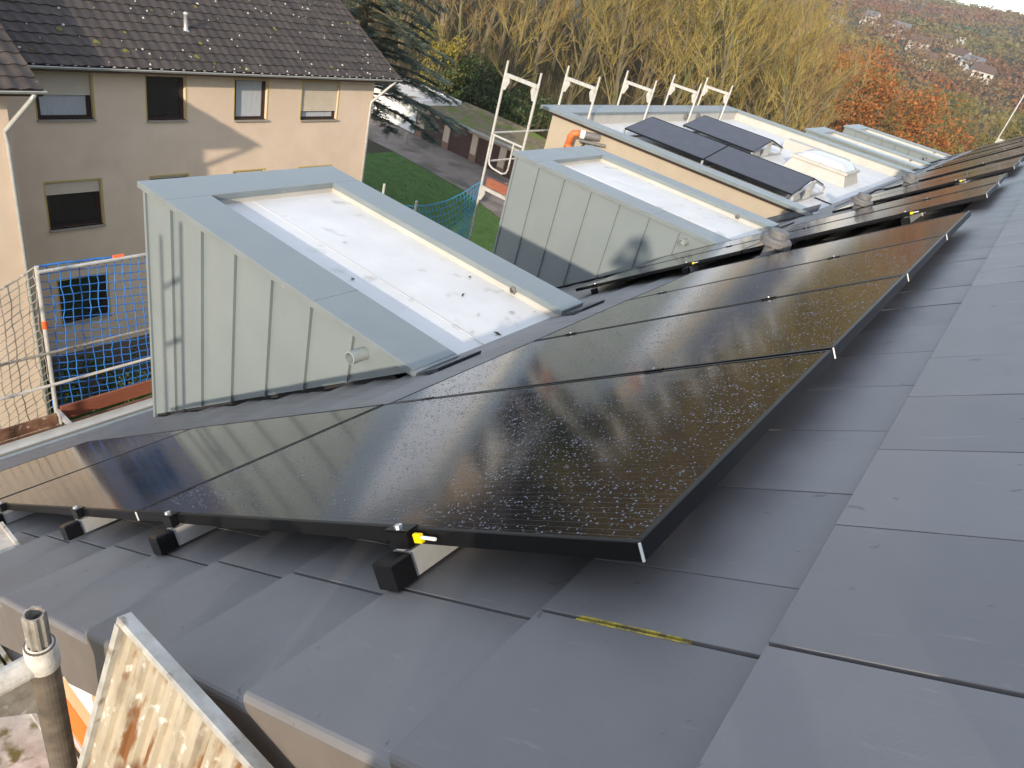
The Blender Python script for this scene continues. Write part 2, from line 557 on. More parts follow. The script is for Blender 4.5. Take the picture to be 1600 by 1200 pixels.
def tile_scuffs():
    """pale scratches and dust films on the concrete tiles"""
    nt = MT['tile'].node_tree
    L = nt.links.new
    b = nt.nodes['Principled BSDF']
    src = b.inputs['Base Color'].links[0].from_socket
    tc = nd(nt, 'ShaderNodeTexCoord')
    oi = nd(nt, 'ShaderNodeObjectInfo')
    ad = nd(nt, 'ShaderNodeVectorMath', operation='ADD')
    sc = nd(nt, 'ShaderNodeVectorMath', operation='SCALE')
    sc.inputs[0].default_value = (7.3, 3.1, 5.7)
    L(oi.outputs['Random'], sc.inputs['Scale'])
    L(tc.outputs['Object'], ad.inputs[0])
    L(sc.outputs[0], ad.inputs[1])
    for stretch, scale, lo, hi, amt, col in (((1, 7, 1), 9, .66, .78, .55, (.30, .295, .29)), ((1, 1, 1), 2.2, .45, .75, .30, (.24, .235, .235)), ((1, 1, 1), 26, .70, .735, .6, (.07, .068, .07))):
        mp = nd(nt, 'ShaderNodeMapping')
        mp.inputs['Scale'].default_value = stretch
        L(ad.outputs[0], mp.inputs[0])
        n = nd(nt, 'ShaderNodeTexNoise')
        n.inputs['Scale'].default_value = scale
        n.inputs['Detail'].default_value = 5
        n.inputs['Distortion'].default_value = .6
        L(mp.outputs[0], n.inputs['Vector'])
        r = nd(nt, 'ShaderNodeMapRange')
        r.inputs[1].default_value = lo
        r.inputs[2].default_value = hi
        r.inputs[4].default_value = amt
        L(n.outputs['Fac'], r.inputs[0])
        x = nd(nt, 'ShaderNodeMix', data_type='RGBA')
        L(r.outputs[0], x.inputs['Factor'])
        L(src, x.inputs['A'])
        x.inputs['B'].default_value = (*col, 1)
        src = x.outputs['Result']
    L(src, b.inputs['Base Color'])


tile_scuffs()


def plank_material():
    m = MT['plank']
    nt = m.node_tree
    L = nt.links.new
    b = nt.nodes['Principled BSDF']
    src = b.inputs['Base Color'].links[0].from_socket
    tc = nd(nt, 'ShaderNodeTexCoord')

    def layer(src, scale, lo, hi, col, stretch):
        mp = nd(nt, 'ShaderNodeMapping')
        mp.inputs['Scale'].default_value = stretch
        L(tc.outputs['Object'], mp.inputs[0])
        n = nd(nt, 'ShaderNodeTexNoise')
        n.inputs['Scale'].default_value = scale
        n.inputs['Detail'].default_value = 4
        L(mp.outputs[0], n.inputs['Vector'])
        r = nd(nt, 'ShaderNodeMapRange')
        r.inputs[1].default_value = lo
        r.inputs[2].default_value = hi
        L(n.outputs['Fac'], r.inputs[0])
        x = nd(nt, 'ShaderNodeMix', data_type='RGBA')
        L(r.outputs[0], x.inputs['Factor'])
        L(src, x.inputs['A'])
        x.inputs['B'].default_value = (*col, 1)
        return x.outputs['Result']
    c = layer(src, 46, .60, .68, (.66, .63, .57), (1, 1, .6))       # dried plaster splashes
    c = layer(c, 22, .52, .70, (.22, .185, .135), (1.6, 1, .30))      # grime running down
    c = layer(c, 15, .565, .64, (.20, .085, .03), (1.6, 1, .45))      # rust
    L(c, b.inputs['Base Color'])


plank_material()
MT['drop'] = mat('water_drop', (.15, .155, .19), rough=.10, spec=.5)  # sky light refracted in clear drops, put in as a pale base colour
MT['pv_glass'] = glass_material()
MT['pv_glass_far'] = mat('solar_glass_dry', (.038, .039, .052), (.052, .053, .068), rough=.45, spec=.5, scale=4, bump=.1, bscale=60)

# ------------------------------------------------------------------ terrain
def sstep(a, b, x):
    t = max(0., min(1., (x - a) / (b - a)))
    return t * t * (3 - 2 * t)


def terrain(x, y):
    r = sqrt(x * x + y * y)
    az = math.degrees(atan2(-x, y)) if r > 1 else 0
    z = GZ
    bank = sstep(46, 62, y) * sstep(12, 20, az) * 2.2 + sstep(60, 130, r) * sstep(16, 26, az) * 6
    z += bank * (1 - sstep(200, 330, r))
    top = 72 * sstep(180, 1060, r) + 6 * sin(x * .011 + 1) * sstep(300, 700, r) + 4 * sin(y * .017 + x * .006) * sstep(350, 700, r)
    z += top * (1 - .45 * sstep(13, 40, az)) * (1 - .0 * az)
    return z


def build_ground():
    mb = MB()
    rad = [0]
    r = 4.
    while r < 5200:
        rad.append(r)
        r *= 1.13
    NA = 120
    for i, r in enumerate(rad):
        for k in range(NA):
            a = 2 * pi * k / NA
            x, y = r * sin(a), r * cos(a)
            mb.v.append((x, y, terrain(x, y)))
    for i in range(len(rad) - 1):
        for k in range(NA):
            a = i * NA + k
            b = i * NA + (k + 1) % NA
            if i == 0:
                mb.f.append((a, b + NA, a + NA))
            else:
                mb.f.append((a, b, b + NA, a + NA))
    obj('ground', mb, MT['ground'], kind='structure', smooth=True)


build_ground()
# paved yard in front of the garages and lawns
yd = MB()
yd.poly([(-60, 36.2, GZ + .02), (-36.6, 36.6, GZ + .02), (-29.0, 36.0, GZ + .02), (-20, 33.0, GZ + .02), (-14, 32.5, GZ + .02), (-14, 47.5, GZ + .02), (-60, 47.5, GZ + .02)])
obj('paved_yard', yd, MT['yard'], kind='structure')
ln = MB()
ln.poly([(-18.6, -20, GZ + .008), (-7.6, -20, GZ + .008), (-7.6, 32.2, GZ + .008), (-14, 32.45, GZ + .008), (-20, 32.95, GZ + .008), (-29.0, 35.95, GZ + .008), (-36.4, 36.5, GZ + .008), (-36.4, 20, GZ + .008), (-18.6, 20, GZ + .008)])
obj('lawn', ln, MT['lawn'], kind='structure')
gr = MB()
for i in range(15000):
    x = rng.uniform(-36, -8)
    y = rng.uniform(4, 36)
    if x < -18 and y < 19:
        continue
    if y > 32.3 + max(0, (-14 - x)) * .235 or y > 36:
        continue
    h = rng.uniform(.04, .10)
    a = rng.uniform(0, 2 * pi)
    w = rng.uniform(.015, .04)
    lx, ly = rng.uniform(-.05, .05), rng.uniform(-.05, .05)
    gr.poly([(x - w * cos(a), y - w * sin(a), GZ + .01), (x + w * cos(a), y + w * sin(a), GZ + .01), (x + lx, y + ly, GZ + h)])
obj('grass', gr, MT['grass'], kind='stuff', label='short green grass of the lawn beside the beige house', cat='grass')

# ------------------------------------------------------------------ the tiled house
TT = tan(TH)


def zr(x):                      # height of the tile noses above a given X
    return x * TT - HT / cos(TH)


house = empty('apartment_house', (-3.0, 12.0, GZ), 'house with grey tiled roof and flat-topped metal dormers in the foreground', 'house')
HOFF = world_off(house)
UE, UR = -8.10, 2.55            # eave and ridge along the slope
VE = 30.2
roof = MB()
roof.box((UE, -.30, -HT - .16), (UR, VE, -HT - .062), lambda u, v, w: RF(u, v, w))
rx, rz = RF(UR, 0, -HT - .062).x, RF(UR, 0, -HT - .062).z
roof.hexa([(rx + .002, -.30, rz - .12), (rx + 8.4, -.30, rz - 6.3), (rx + 8.4, VE, rz - 6.3), (rx + .002, VE, rz - .12),
           (rx + .002, -.30, rz), (rx + 8.4, -.30, rz - 6.2), (rx + 8.4, VE, rz - 6.2), (rx + .002, VE, rz)])
roofo = obj('roof', roof, MT['underlay'], house)

GA, TW = .343, .309
U0 = .1775
STEP, THK = .022, .018
ang = math.atan2(STEP, GA)


def tile_mb(width, length=GA + .045):
    m = MB()
    g = .0016
    m.cbox((0, g, -THK), (length, width - g, 0), .0007)
    return m


tile_full = tile_mb(TW).mesh('roof_tile', MT['tile'])
tile_half = tile_mb(TW / 2).mesh('roof_tile', MT['tile'])


def verge_mesh():
    """tile whose free side folds down as a hanging lap, one piece with rounded upper edge"""
    m = MB()
    w = .307
    L_ = GA + .03
    sec = [(w - .0018, -THK), (w - .0018, -.002), (w - .004, 0), (.006, 0), (.001, -.0018), (-.0025, -.006), (-.004, -.012)]
    n = len(sec)
    for x in (0, L_):
        for y, z in sec:
            m.v.append((x, y, z))
    for i in range(n - 1):
        m.f.append((i, n + i, n + i + 1, i + 1))
    # side lap: outer sheet, lower front corner cut back
    lo = [(0.0, -.012), (.0, -.150), (.040, -.190), (L_ - .02, -.160), (L_ - .02, -.012)]
    k = len(m.v)
    for x, z in lo:
        m.v.append((x, -.004, z))
    for x, z in lo:
        m.v.append((x, .012, z))
    m.f.append(tuple(k + i for i in range(5)))
    m.f.append(tuple(k + 5 + i for i in reversed(range(5))))
    for i in range(5):
        j = (i + 1) % 5
        if i != 4:
            m.f.append((k + i, k + 5 + i, k + 5 + j, k + j))
    m.poly([(0, y, z) for y, z in [(w - .0018, -THK), (w - .0018, -.002), (w - .004, 0), (.006, 0), (.001, -.0018), (-.0025, -.006), (-.004, -.012), (.012, -.012), (.012, -THK)]])
    m.poly([(0, w - .0018, -THK), (0, .012, -THK), (L_, .012, -THK), (L_, w - .0018, -THK)])
    return m.mesh('verge_tile', MT['tile'])


verge_me = verge_mesh()
verge_me.materials.append(MT['tile_sun_side'])
for p in verge_me.polygons:
    if abs(p.normal.y + 1) < .02:
        p.material_index = 1


def tile_matrix(u, v, jit=True):
    rot = RMAT.to_4x4() @ Matrix.Rotation(ang, 4, 'Y')
    if jit:
        rot = rot @ Matrix.Rotation(radians(rng.gauss(0, .10)), 4, 'X') @ Matrix.Rotation(radians(rng.gauss(0, .12)), 4, 'Y') @ Matrix.Rotation(radians(rng.gauss(0, .06)), 4, 'Z')
    m = rot.copy()
    m.translation = RF(u, v, -HT + rng.uniform(-.0006, .0006))
    return m


def proj(p):
    d = Vector(p) - CAM
    z = d.dot(FWD)
    if z < .05:
        return None
    return 800 + 1073.72 * d.dot(RIGHT) / z, 600 + 1073.72 * d.dot(DOWN) / z, z


DORM = [(2.12, 4.16), (7.32, 9.46), (21.5, 23.6), (26.1, 28.3)]
PVA, PVB = 1.764, 1.0376
GAPP = .016
ARR = [(0.0, 4, 1), (5.16, 2, 2), (8.15, 2, 1), (11.15, 3, 1), (15.2, 3, 1), (19.2, 3, 1), (23.2, 3, 1)]   # v start, columns, rows
pv_slots = []
for v0, nc, nr in ARR:
    for c in range(nc):
        for r in range(nr):
            pv_slots.append((-r * PVA, v0 + c * PVB))
pv_slots += [(-PVA, 0.0), (-2 * PVA, 0.0)]

tiles = []
for k in range(-24, 7):
    u = U0 + k * GA
    if u + GA > UR + .2:
        break
    v = -.053
    if k % 2:
        tiles.append((u, v, TW / 2))
        v += TW / 2
    while v < VE - .2:
        tiles.append((u, v, TW))
        v += TW


def skip_tile(u, v, w):
    c = RF(u + GA * .5, v + w * .5, -HT)
    for a, b in DORM:
        if a + .12 < c.y < b - .12 and -5.35 < c.x < -2.45:
            return True
    if 11.0 < c.y < 20.3 and c.x < -2.35:
        return True
    return False


tl = []
for t in tiles:
    if skip_tile(*t):
        continue
    u, v, w = t
    q = [proj(RF(u + a * GA, v + b * w, -HT)) for a, b in ((0, 0), (1, 0), (1, 1), (0, 1))]
    ar = 0
    if all(q):
        ar = abs(sum(q[i][0] * q[(i + 1) % 4][1] - q[(i + 1) % 4][0] * q[i][1] for i in range(4))) / 2
        cx = sum(p[0] for p in q) / 4
        cy = sum(p[1] for p in q) / 4
        if not (-90 < cx < 1720 and -60 < cy < 1330):
            ar = 0
    cu, cv = u + GA / 2, v + w / 2
    for pu, pv in pv_slots:
        if pu - PVA + .08 < cu < pu - .30 and pv + .22 < cv < pv + PVB:
            ar *= .02
    tl.append((ar, t))
tl.sort(key=lambda a: -a[0])
field = MB()
tbf, tbh = tile_mb(TW), tile_mb(TW / 2)
for i, (ar, (u, v, w)) in enumerate(tl):
    m = tile_matrix(u, v)
    if i < 280:
        o = obj('roof_tile', tile_full if w > .2 else tile_half, None, roofo)
        m.translation = m.translation - HOFF
        o.matrix_local = m
    else:
        field.add(tbf if w > .2 else tbh, m)
obj('tile_field', field, MT['tile'], roofo, kind='stuff')
for k in range(-24, 7):
    u = U0 + k * GA
    if u + GA > UR + .2:
        break
    o = obj('verge_tile', verge_me, None, roofo)
    m = tile_matrix(u, -.362, False)
    m.translation = m.translation - HOFF
    o.matrix_local = m
rg = MB()
vv = -.36
while vv < VE:
    rg.lathe([(.115, 0), (.125, .02), (.11, .38)], RF(UR, vv, -HT - .06), 12, Matrix(((1, 0, 0), (0, 0, 1), (0, -1, 0))))
    vv += .36
obj('ridge_cap', rg, MT['tile'], roofo, kind='stuff')
# yellow chalk along one joint
yc = MB()
for dv in (-.0042, .0042):
    yc.box((-.098, -.0545 + dv - .0014, -HT - .0085), (.075, -.0545 + dv + .0014, -HT + .0002), lambda u, v, w: RF(u, v, w - (u - (U0 - GA)) * STEP / GA))
obj('chalk_mark', yc, MT['yellow_chalk'], roofo)

# walls
wl = MB()
wl.hexa([(-6.2, -.06, GZ), (-6.0, -.06, GZ), (-6.0, VE - .3, GZ), (-6.2, VE - .3, GZ), (-6.2, -.06, -4.95), (-6.0, -.06, -4.80), (-6.0, VE - .3, -4.80), (-6.2, VE - .3, -4.95)])
obj('front_wall', wl, MT['cream'], house)
gw = MB()
zt = RF(UR, 0, -HT - .17).z
xt = RF(UR, 0, 0).x
ga, gb = -.10, .08
pp = [(-6.0, GZ), (-6.0, zr(-6.0) - .22), (xt, zt), (xt + 8.0, GZ + 6.2), (xt + 8.0, GZ)]
gw.poly([(p[0], ga, p[1]) for p in reversed(pp)])
gw.poly([(p[0], gb, p[1]) for p in pp])
obj('gable_wall', gw, MT['cream'], house)
# grey metal edge and gutter along the eave
es = MB()
ez = RF(UE, 0, -HT).z
ex = RF(UE, 0, -HT).x
es.hexa([(ex - .05, -.36, ez - .06), (ex + .02, -.36, ez - .03), (ex + .02, VE, ez - .03), (ex - .05, VE, ez - .06),
         (ex - .05, -.36, ez - .01), (ex + .02, -.36, ez + .012), (ex + .02, VE, ez + .012), (ex - .05, VE, ez - .01)])
obj('eave_strip', es, MT['pipe_grey'], house)
gt = MB()
prof = [(-.07 + .07 * cos(a), -.07 * sin(a)) for a in [pi * i / 8 for i in range(9)]]
for i in range(8):
    a, b = prof[i], prof[i + 1]
    gt.poly([(ex - .10 + a[0], -.36, ez - .02 + a[1]), (ex - .10 + a[0], VE, ez - .02 + a[1]), (ex - .10 + b[0], VE, ez - .02 + b[1]), (ex - .10 + b[0], -.36, ez - .02 + b[1])])
obj('gutter', gt, MT['gutter'], house)

CT = -1.706                     # top of dormer copings


def leaf_mb(p, s):
    m = MB()
    a = rng.uniform(0, 2 * pi)
    e = Vector((cos(a), sin(a), 0)) * s
    f = Vector((-sin(a), cos(a), 0)) * s * .45
    c = Vector(p)
    m.poly([c - e, c - f + Vector((0, 0, .012)), c + e + Vector((0, 0, .016)), c + f + Vector((0, 0, .004))])
    return m


def dormer(y0, y1, label, detail=True):
    d = empty('dormer', (-3.8, (y0 + y1) / 2, -4.0), parent=house)
    d['label'] = label
    xl, xr = -5.50, -2.18
    wy = y0 + .03
    xs = [-5.42, -5.014, -4.574, -4.129, -3.676, -3.227, -2.783, -2.235]
    top = CT - .05

    def side(wy, sgn):
        for i in range(7):
            a, b = xs[i] + .003, xs[i + 1] - .003
            m = MB()
            zb0, zb1 = zr(a) + .028, zr(b) + .028
            t = .012 * sgn
            bow = .002 * rng.uniform(-1, 1)
            if i == 6:
                b = -2.26
                zb1 = min(zr(b) + .028, top - .01)
            P = [(a, zb0), (b, zb1), (b, top), (a, top)]
            m.hexa([(P[0][0], wy, P[0][1]), (P[1][0], wy + bow, P[1][1]), (P[1][0], wy + t, P[1][1]), (P[0][0], wy + t, P[0][1]),
                    (P[3][0], wy, P[3][1]), (P[2][0], wy + bow, P[2][1]), (P[2][0], wy + t, P[2][1]), (P[3][0], wy + t, P[3][1])])
            obj('cladding_panel', m, MT['zinc_green'], d)
            if i:
                s = MB()
                x = xs[i]
                lo, hi = min(wy, wy - .026 * sgn), max(wy, wy - .026 * sgn)
                s.hexa([(x - .006, lo, zr(x) + .028), (x + .006, lo, zr(x) + .028), (x + .006, hi, zr(x) + .028), (x - .006, hi, zr(x) + .028),
                        (x - .006, lo, top), (x + .006, lo, top), (x + .006, hi, top), (x - .006, hi, top)])
                obj('standing_seam', s, MT['zinc_green'], d)
    side(wy, 1)
    side(y1 - .03, -1)
    core = MB()
    pts = [(-5.40, zr(-5.40) - .02), (-2.30, zr(-2.30) - .02), (-2.30, top - .01), (-5.40, top - .01)]
    a, b = wy + .02, y1 - .05
    core.hexa([(pts[0][0], a, pts[0][1]), (pts[1][0], a, pts[1][1]), (pts[1][0], b, pts[1][1]), (pts[0][0], b, pts[0][1]),
               (pts[3][0], a, top - .25), (pts[2][0], a, top - .12), (pts[2][0], b, top - .12), (pts[3][0], b, top - .25)])
    obj('core', core, MT['underlay'], d)
    fr = MB()
    fr.box((-5.43, y0 + .04, zr(-5.43) - .1), (-5.415, y1 - .04, top))
    obj('front_cladding', fr, MT['zinc_green'], d)
    wi = MB()
    wi.box((-5.47, y0 + .45, -3.6), (-5.432, y1 - .45, -2.25))
    wi.box((-5.462, y0 + .55, -3.5), (-5.472, y1 - .55, -2.35))
    obj('window', wi, MT['glass_dark'], d)
    # corner trim down the near front edge
    ct = MB()
    ct.box((-5.437, y0 + .012, zr(-5.43)), (-5.405, y0 + .044, top))
    obj('corner_trim', ct, MT['zinc_green'], d)
    # coping: three folded sheets with an outer drip edge
    def cop(ax, ay, bx, by):
        m = MB()
        m.cbox((ax, ay, CT - .052), (bx, by, CT), .004)
        obj('coping', m, MT['coping'], d)
    cop(xl, y0, -5.08, y1)
    cop(-5.077, y0, xr - .02, y0 + .405)
    cop(-5.077, y1 - .33, xr - .02, y1)
    if detail:
        sm = MB()
        for x in (-3.2,):
            sm.box((x - .004, y0 - .001, CT), (x + .004, y0 + .404, CT + .0025))
        obj('coping_joint', sm, MT['coping'], d)
    # end of the near coping, folded down on the tiles
    en = MB()
    en.hexa([(xr - .018, y0, CT - .085), (xr + .01, y0, CT - .10), (xr + .01, y0 + .405, CT - .10), (xr - .018, y0 + .405, CT - .085),
             (xr - .018, y0, CT - .003), (xr + .005, y0, CT - .006), (xr + .005, y0 + .405, CT - .006), (xr - .018, y0 + .405, CT - .003)])
    obj('coping_end', en, MT['coping'], d)
    for (a, b) in ((y0 + .02, y0 + .44), (y1 - .34, y1 + .02)):
        f = MB()
        f.hexa([(xr + .012, a, zr(xr + .012) - .01), (xr + .15, a, zr(xr + .15) - .01), (xr + .15, b, zr(xr + .15) - .01), (xr + .012, b, zr(xr + .012) - .01),
                (xr + .012, a, CT - .008), (xr + .15, a, zr(xr + .15) + .022), (xr + .15, b, zr(xr + .15) + .022), (xr + .012, b, CT - .008)])
        obj('flashing', f, MT['flash'], d)
    # upstands and white membrane
    up = MB()
    zi = CT - .105
    up.box((-5.30, y0 + .10, zi - .03), (-5.095, y1 - .10, CT - .054))
    up.box((-5.094, y0 + .10, zi - .03), (-2.22, y0 + .39, CT - .054))
    up.box((-5.094, y1 - .315, zi - .03), (-2.22, y1 - .10, CT - .054))
    obj('upstand', up, MT['kerb'], d)
    me = MB()
    me.hexa([(-5.10, y0 + .38, zi - .05), (-2.17, y0 + .38, zi - .05), (-2.17, y1 - .30, zi - .05), (-5.10, y1 - .30, zi - .05),
             (-5.10, y0 + .38, zi), (-2.17, y0 + .38, zi - .005), (-2.17, y1 - .30, zi - .005), (-5.10, y1 - .30, zi)])
    obj('roof_membrane', me, MT['membrane'], d)
    we = MB()
    we.box((-5.09, y0 + .83, zi + .0), (-2.25, y0 + .838, zi + .003))
    obj('membrane_weld', we, MT['membrane'], d)
    # drain outlet in the far upstand, overflow pipe in the near wall
    dr = MB()
    yy = y1 - .317
    dr.lathe([(.032, 0), (.032, .026), (.022, .028), (.021, .004), (0, .004)], (-2.71, yy, zi + .05), 8, Matrix(((1, 0, 0), (0, 0, -1), (0, 1, 0))))
    for a in range(6):
        dr.box((-2.715 + .034 * cos(a * pi / 3), yy - .012, zi + .044 + .034 * sin(a * pi / 3)), (-2.705 + .034 * cos(a * pi / 3), yy - .001, zi + .056 + .034 * sin(a * pi / 3)))
    obj('drain_outlet', dr, MT['vent'], d)
    op = MB()
    rot = Matrix(((1, 0, 0), (0, 0, -1), (0, 1, 0)))
    op.lathe([(.045, -.05), (.045, .135), (.039, .137), (.038, .06), (.0, .06)], (-2.665, wy, -1.845), 20, rot)
    obj('overflow_pipe', op, MT['pipe_grey'], d, smooth=False)
    return d


dormer(*DORM[0], 'nearest dormer, pale green standing-seam side and white flat top')
dormer(*DORM[1], 'second dormer from the front, partly shaded, before the wider flat roof')
dormer(*DORM[2], 'dormer right behind the wide flat roof with the dark panels', False)
dormer(*DORM[3], 'farthest dormer, its seamed side seen below the orange tree', False)
# loose leaves on the nearest white roof
for q_, (x, y) in enumerate(((-4.08, 3.16), (-3.11, 3.73), (-2.61, 3.27), (-2.45, 3.01), (-2.33, 3.17), (-2.5, 3.57), (-2.41, 3.76), (-2.9, 3.4), (-3.5, 2.75))):
    o = obj('fallen_leaf', leaf_mb((x, y, CT - .104), rng.uniform(.018, .036)), MT['leafbrown'])
    tag(o, 'small dark fallen leaf, %s from the eave end, on the nearest white dormer roof' % ['first', 'third', 'fifth', 'seventh', 'ninth', 'sixth', 'eighth', 'fourth', 'second'][q_], 'leaf', 'fallen leaves on the white dormer roof')

# wide flat-roofed bay with the panels on top
wy0, wy1 = 10.89, 20.45
bay = empty('flat_roofed_bay', (-5, 15, GZ), parent=house)
bay['label'] = 'wide cream bay with flat white roof behind the second dormer'
bw = MB()
P = [(-7.35, GZ), (-6.2, GZ), (-6.2, zr(-6.2)), (-2.45, zr(-2.45)), (-2.45, CT - .10), (-7.35, CT - .10)]
bw.poly([(p[0], wy0 + .10, p[1]) for p in P])
bw.poly([(p[0], wy1 - .10, p[1]) for p in reversed(P)])
bw.poly([(-7.35, wy0 + .10, GZ), (-7.35, wy0 + .10, CT - .1), (-7.35, wy1 - .1, CT - .1), (-7.35, wy1 - .1, GZ)])
obj('wall', bw, MT['cream'], bay)
tr = MB()
tr.box((-7.42, wy0 + .055, CT - .105), (-2.20, wy0 + .098, CT - .058))  # dark strip put in for the shadow gap under the coping
obj('shadow_strip', tr, MT['winframe'], bay)
for (ax, ay, bx, by) in ((-7.60, wy0, -7.12, wy1), (-7.117, wy0, -2.10, wy0 + .36), (-7.117, wy1 - .36, -2.10, wy1)):
    m = MB()
    m.cbox((ax, ay, CT - .056), (bx, by, CT + .001), .004)
    obj('coping', m, MT['coping'], bay)
up = MB()
zi = CT - .24
up.box((-7.30, wy0 + .12, zi - .03), (-7.135, wy1 - .12, CT - .058))
up.box((-7.134, wy0 + .12, zi - .03), (-2.15, wy0 + .345, CT - .058))
up.box((-7.134, wy1 - .345, zi - .03), (-2.15, wy1 - .12, CT - .058))
obj('upstand', up, MT['kerb'], bay)
me = MB()
me.box((-7.2, wy0 + .2, zi - .08), (-2.2, wy1 - .2, zi))
me.hexa([(-2.2, wy0 + .36, zi - .08), (-1.95, wy0 + .36, zr(-1.95) - .05), (-1.95, wy1 - .36, zr(-1.95) - .05), (-2.2, wy1 - .36, zi - .08),
         (-2.2, wy0 + .36, zi), (-1.95, wy0 + .36, zr(-1.95) + .02), (-1.95, wy1 - .36, zr(-1.95) + .02), (-2.2, wy1 - .36, zi)])
obj('roof_membrane', me, MT['membrane'], bay)
ob = MB()
ob.cbox((-5.0, 18.2, zi), (-3.4, 18.6, zi + .22), .02)
obj('membrane_kerb', ob, MT['kerb'], bay)
for y in (16.6, 17.35):
    m = MB()
    m.lathe([(.07, -.03), (.07, .05), (.055, .052), (.055, -.02), (0, -.02)], (-7.12, y, zi + .12), 14, Matrix(((0, 0, 1), (0, 1, 0), (-1, 0, 0))))
    obj('vent_opening', m, MT['vent'], bay)
fl = MB()
fl.hexa([(-3.1, wy0 + .02, zr(-3.1) + .02), (-2.1, wy0 + .02, zr(-2.1) + .02), (-2.1, wy0 + .095, zr(-2.1) + .02), (-3.1, wy0 + .095, zr(-3.1) + .02),
         (-3.1, wy0 + .06, zr(-3.1) + .14), (-2.1, wy0 + .06, zr(-2.1) + .14), (-2.1, wy0 + .097, zr(-2.1) + .14), (-3.1, wy0 + .097, zr(-3.1) + .14)])
obj('flashing', fl, MT['flash'], bay)
# orange elbow on a grey stub under the coping
wp = empty('waste_pipe', (-6.6, 10.8, -2.2), parent=house)
m = MB()
m.tube([(-6.22, 10.98, -1.88), (-6.46, 10.80, -1.90)], .068, 14)
m.tube([(-6.05, 10.98, -1.98), (-6.52, 10.80, -2.02)], .030, 10)
obj('grey_stub', m, MT['vent'], wp)
m = MB()
m.tube([(-6.45, 10.81, -1.90), (-6.52, 10.76, -1.902)], .078, 14)
obj('white_collar', m, MT['white'], wp)
m = MB()
pts = [(-6.51, 10.765, -1.902), (-6.57, 10.72, -1.905), (-6.62, 10.69, -1.925), (-6.645, 10.675, -1.97), (-6.65, 10.67, -2.18)]
m.tube(pts, [.064, .064, .065, .066, .066], 14)
m.tube([(-6.65, 10.67, -2.12), (-6.65, 10.67, -2.20)], .075, 14)
m.tube([(-6.65, 10.67, -2.0), (-6.65, 10.67, -1.985)], .070, 14)
obj('orange_elbow', m, MT['orange'], wp, smooth=True)
m = MB()
m.tube([(-6.45, 10.9, -2.05), (-6.50, 10.75, -2.22), (-6.35, 10.72, -2.34), (-6.25, 10.8, -2.28), (-6.2, 10.85, -2.42)], .014, 6)
obj('cable', m, MT['black_plastic'], wp)

# roof light on the wide flat roof
sk = empty('roof_light', (-3.45, 16.4, zi), parent=house)
m = MB()
m.hexa([(-4.15, 15.75, zi), (-2.75, 15.75, zi), (-2.75, 17.05, zi), (-4.15, 17.05, zi), (-4.05, 15.85, zi + .22), (-2.85, 15.85, zi + .22), (-2.85, 16.95, zi + .22), (-4.05, 16.95, zi + .22)])
obj('kerb', m, MT['kerb'], sk)
m = MB()
m.cbox((-4.09, 15.81, zi + .222), (-2.81, 16.99, zi + .28), .01)
for x in (-3.9, -3.45, -3.0):
    for y in (15.83, 16.97):
        m.box((x - .02, y - .035, zi + .25), (x + .02, y + .035, zi + .295))
obj('frame', m, MT['kerb'], sk)
m = MB()
N = 10
for i in range(N + 1):
    for j in range(N + 1):
        a, b = i / N * 2 - 1, j / N * 2 - 1
        h = .15 * (1 - abs(a) ** 4) ** .5 * (1 - abs(b) ** 4) ** .5
        m.v.append((-3.45 + a * .57, 16.4 + b * .53, zi + .282 + h))
for i in range(N):
    for j in range(N):
        a = i * (N + 1) + j
        m.f.append((a, a + N + 1, a + N + 2, a + 1))
MT['dome'] = mat('opal_dome', (.52, .53, .54), rough=.18, spec=.5)
obj('dome', m, MT['dome'], sk, smooth=True)

# roof vents between the panel fields
def roof_vent(u, v, label):
    base = RF(u, v, -HT)
    r = empty('roof_vent', base, parent=house)
    r['label'] = label
    m = MB()
    m.hexa([RF(u - .17, v - .15, -HT - .01), RF(u + .17, v - .15, -HT - .01), RF(u + .17, v + .15, -HT - .01), RF(u - .17, v + .15, -HT - .01),
            RF(u - .09, v - .10, -HT + .05), RF(u + .12, v - .10, -HT + .04), RF(u + .12, v + .10, -HT + .04), RF(u - .09, v + .10, -HT + .05)])
    obj('skirt', m, MT['vent'], r)
    m = MB()
    m.lathe([(.062, -.06), (.060, .20)], base, 18)
    obj('pipe', m, MT['vent'], r, smooth=True)
    m = MB()
    m.lathe([(.064, .150), (.100, .140), (.112, .146), (.114, .185), (.106, .202), (.074, .210), (.072, .246), (.064, .258), (0, .264)], base, 32)
    for k in range(14):
        a = 2 * pi * k / 14
        c = base + Vector((.113 * cos(a), .113 * sin(a), .166))
        e = Vector((cos(a), sin(a), 0)) * .006
        f = Vector((-sin(a), cos(a), 0)) * .009
        m.hexa([c - e - f - Vector((0, 0, .022)), c + e - f - Vector((0, 0, .022)), c + e + f - Vector((0, 0, .022)), c - e + f - Vector((0, 0, .022)),
                c - e - f + Vector((0, 0, .022)), c + e - f + Vector((0, 0, .022)), c + e + f + Vector((0, 0, .022)), c - e + f + Vector((0, 0, .022))])
    obj('cap', m, MT['vent'], r)


roof_vent(-1.38, 4.62, 'nearest grey mushroom-shaped roof vent, behind the first panel field')
roof_vent(-1.42, 7.68, 'second grey roof vent from the front')
roof_vent(-1.42, 10.65, 'third grey roof vent, beside the white flat roof')
roof_vent(-.2, 14.75, 'farthest grey roof vent')
# ------------------------------------------------------------------ solar panels on the tiled roof
PL, PW, PD, LIP = PVA - GAPP, PVB - GAPP, .030, .011


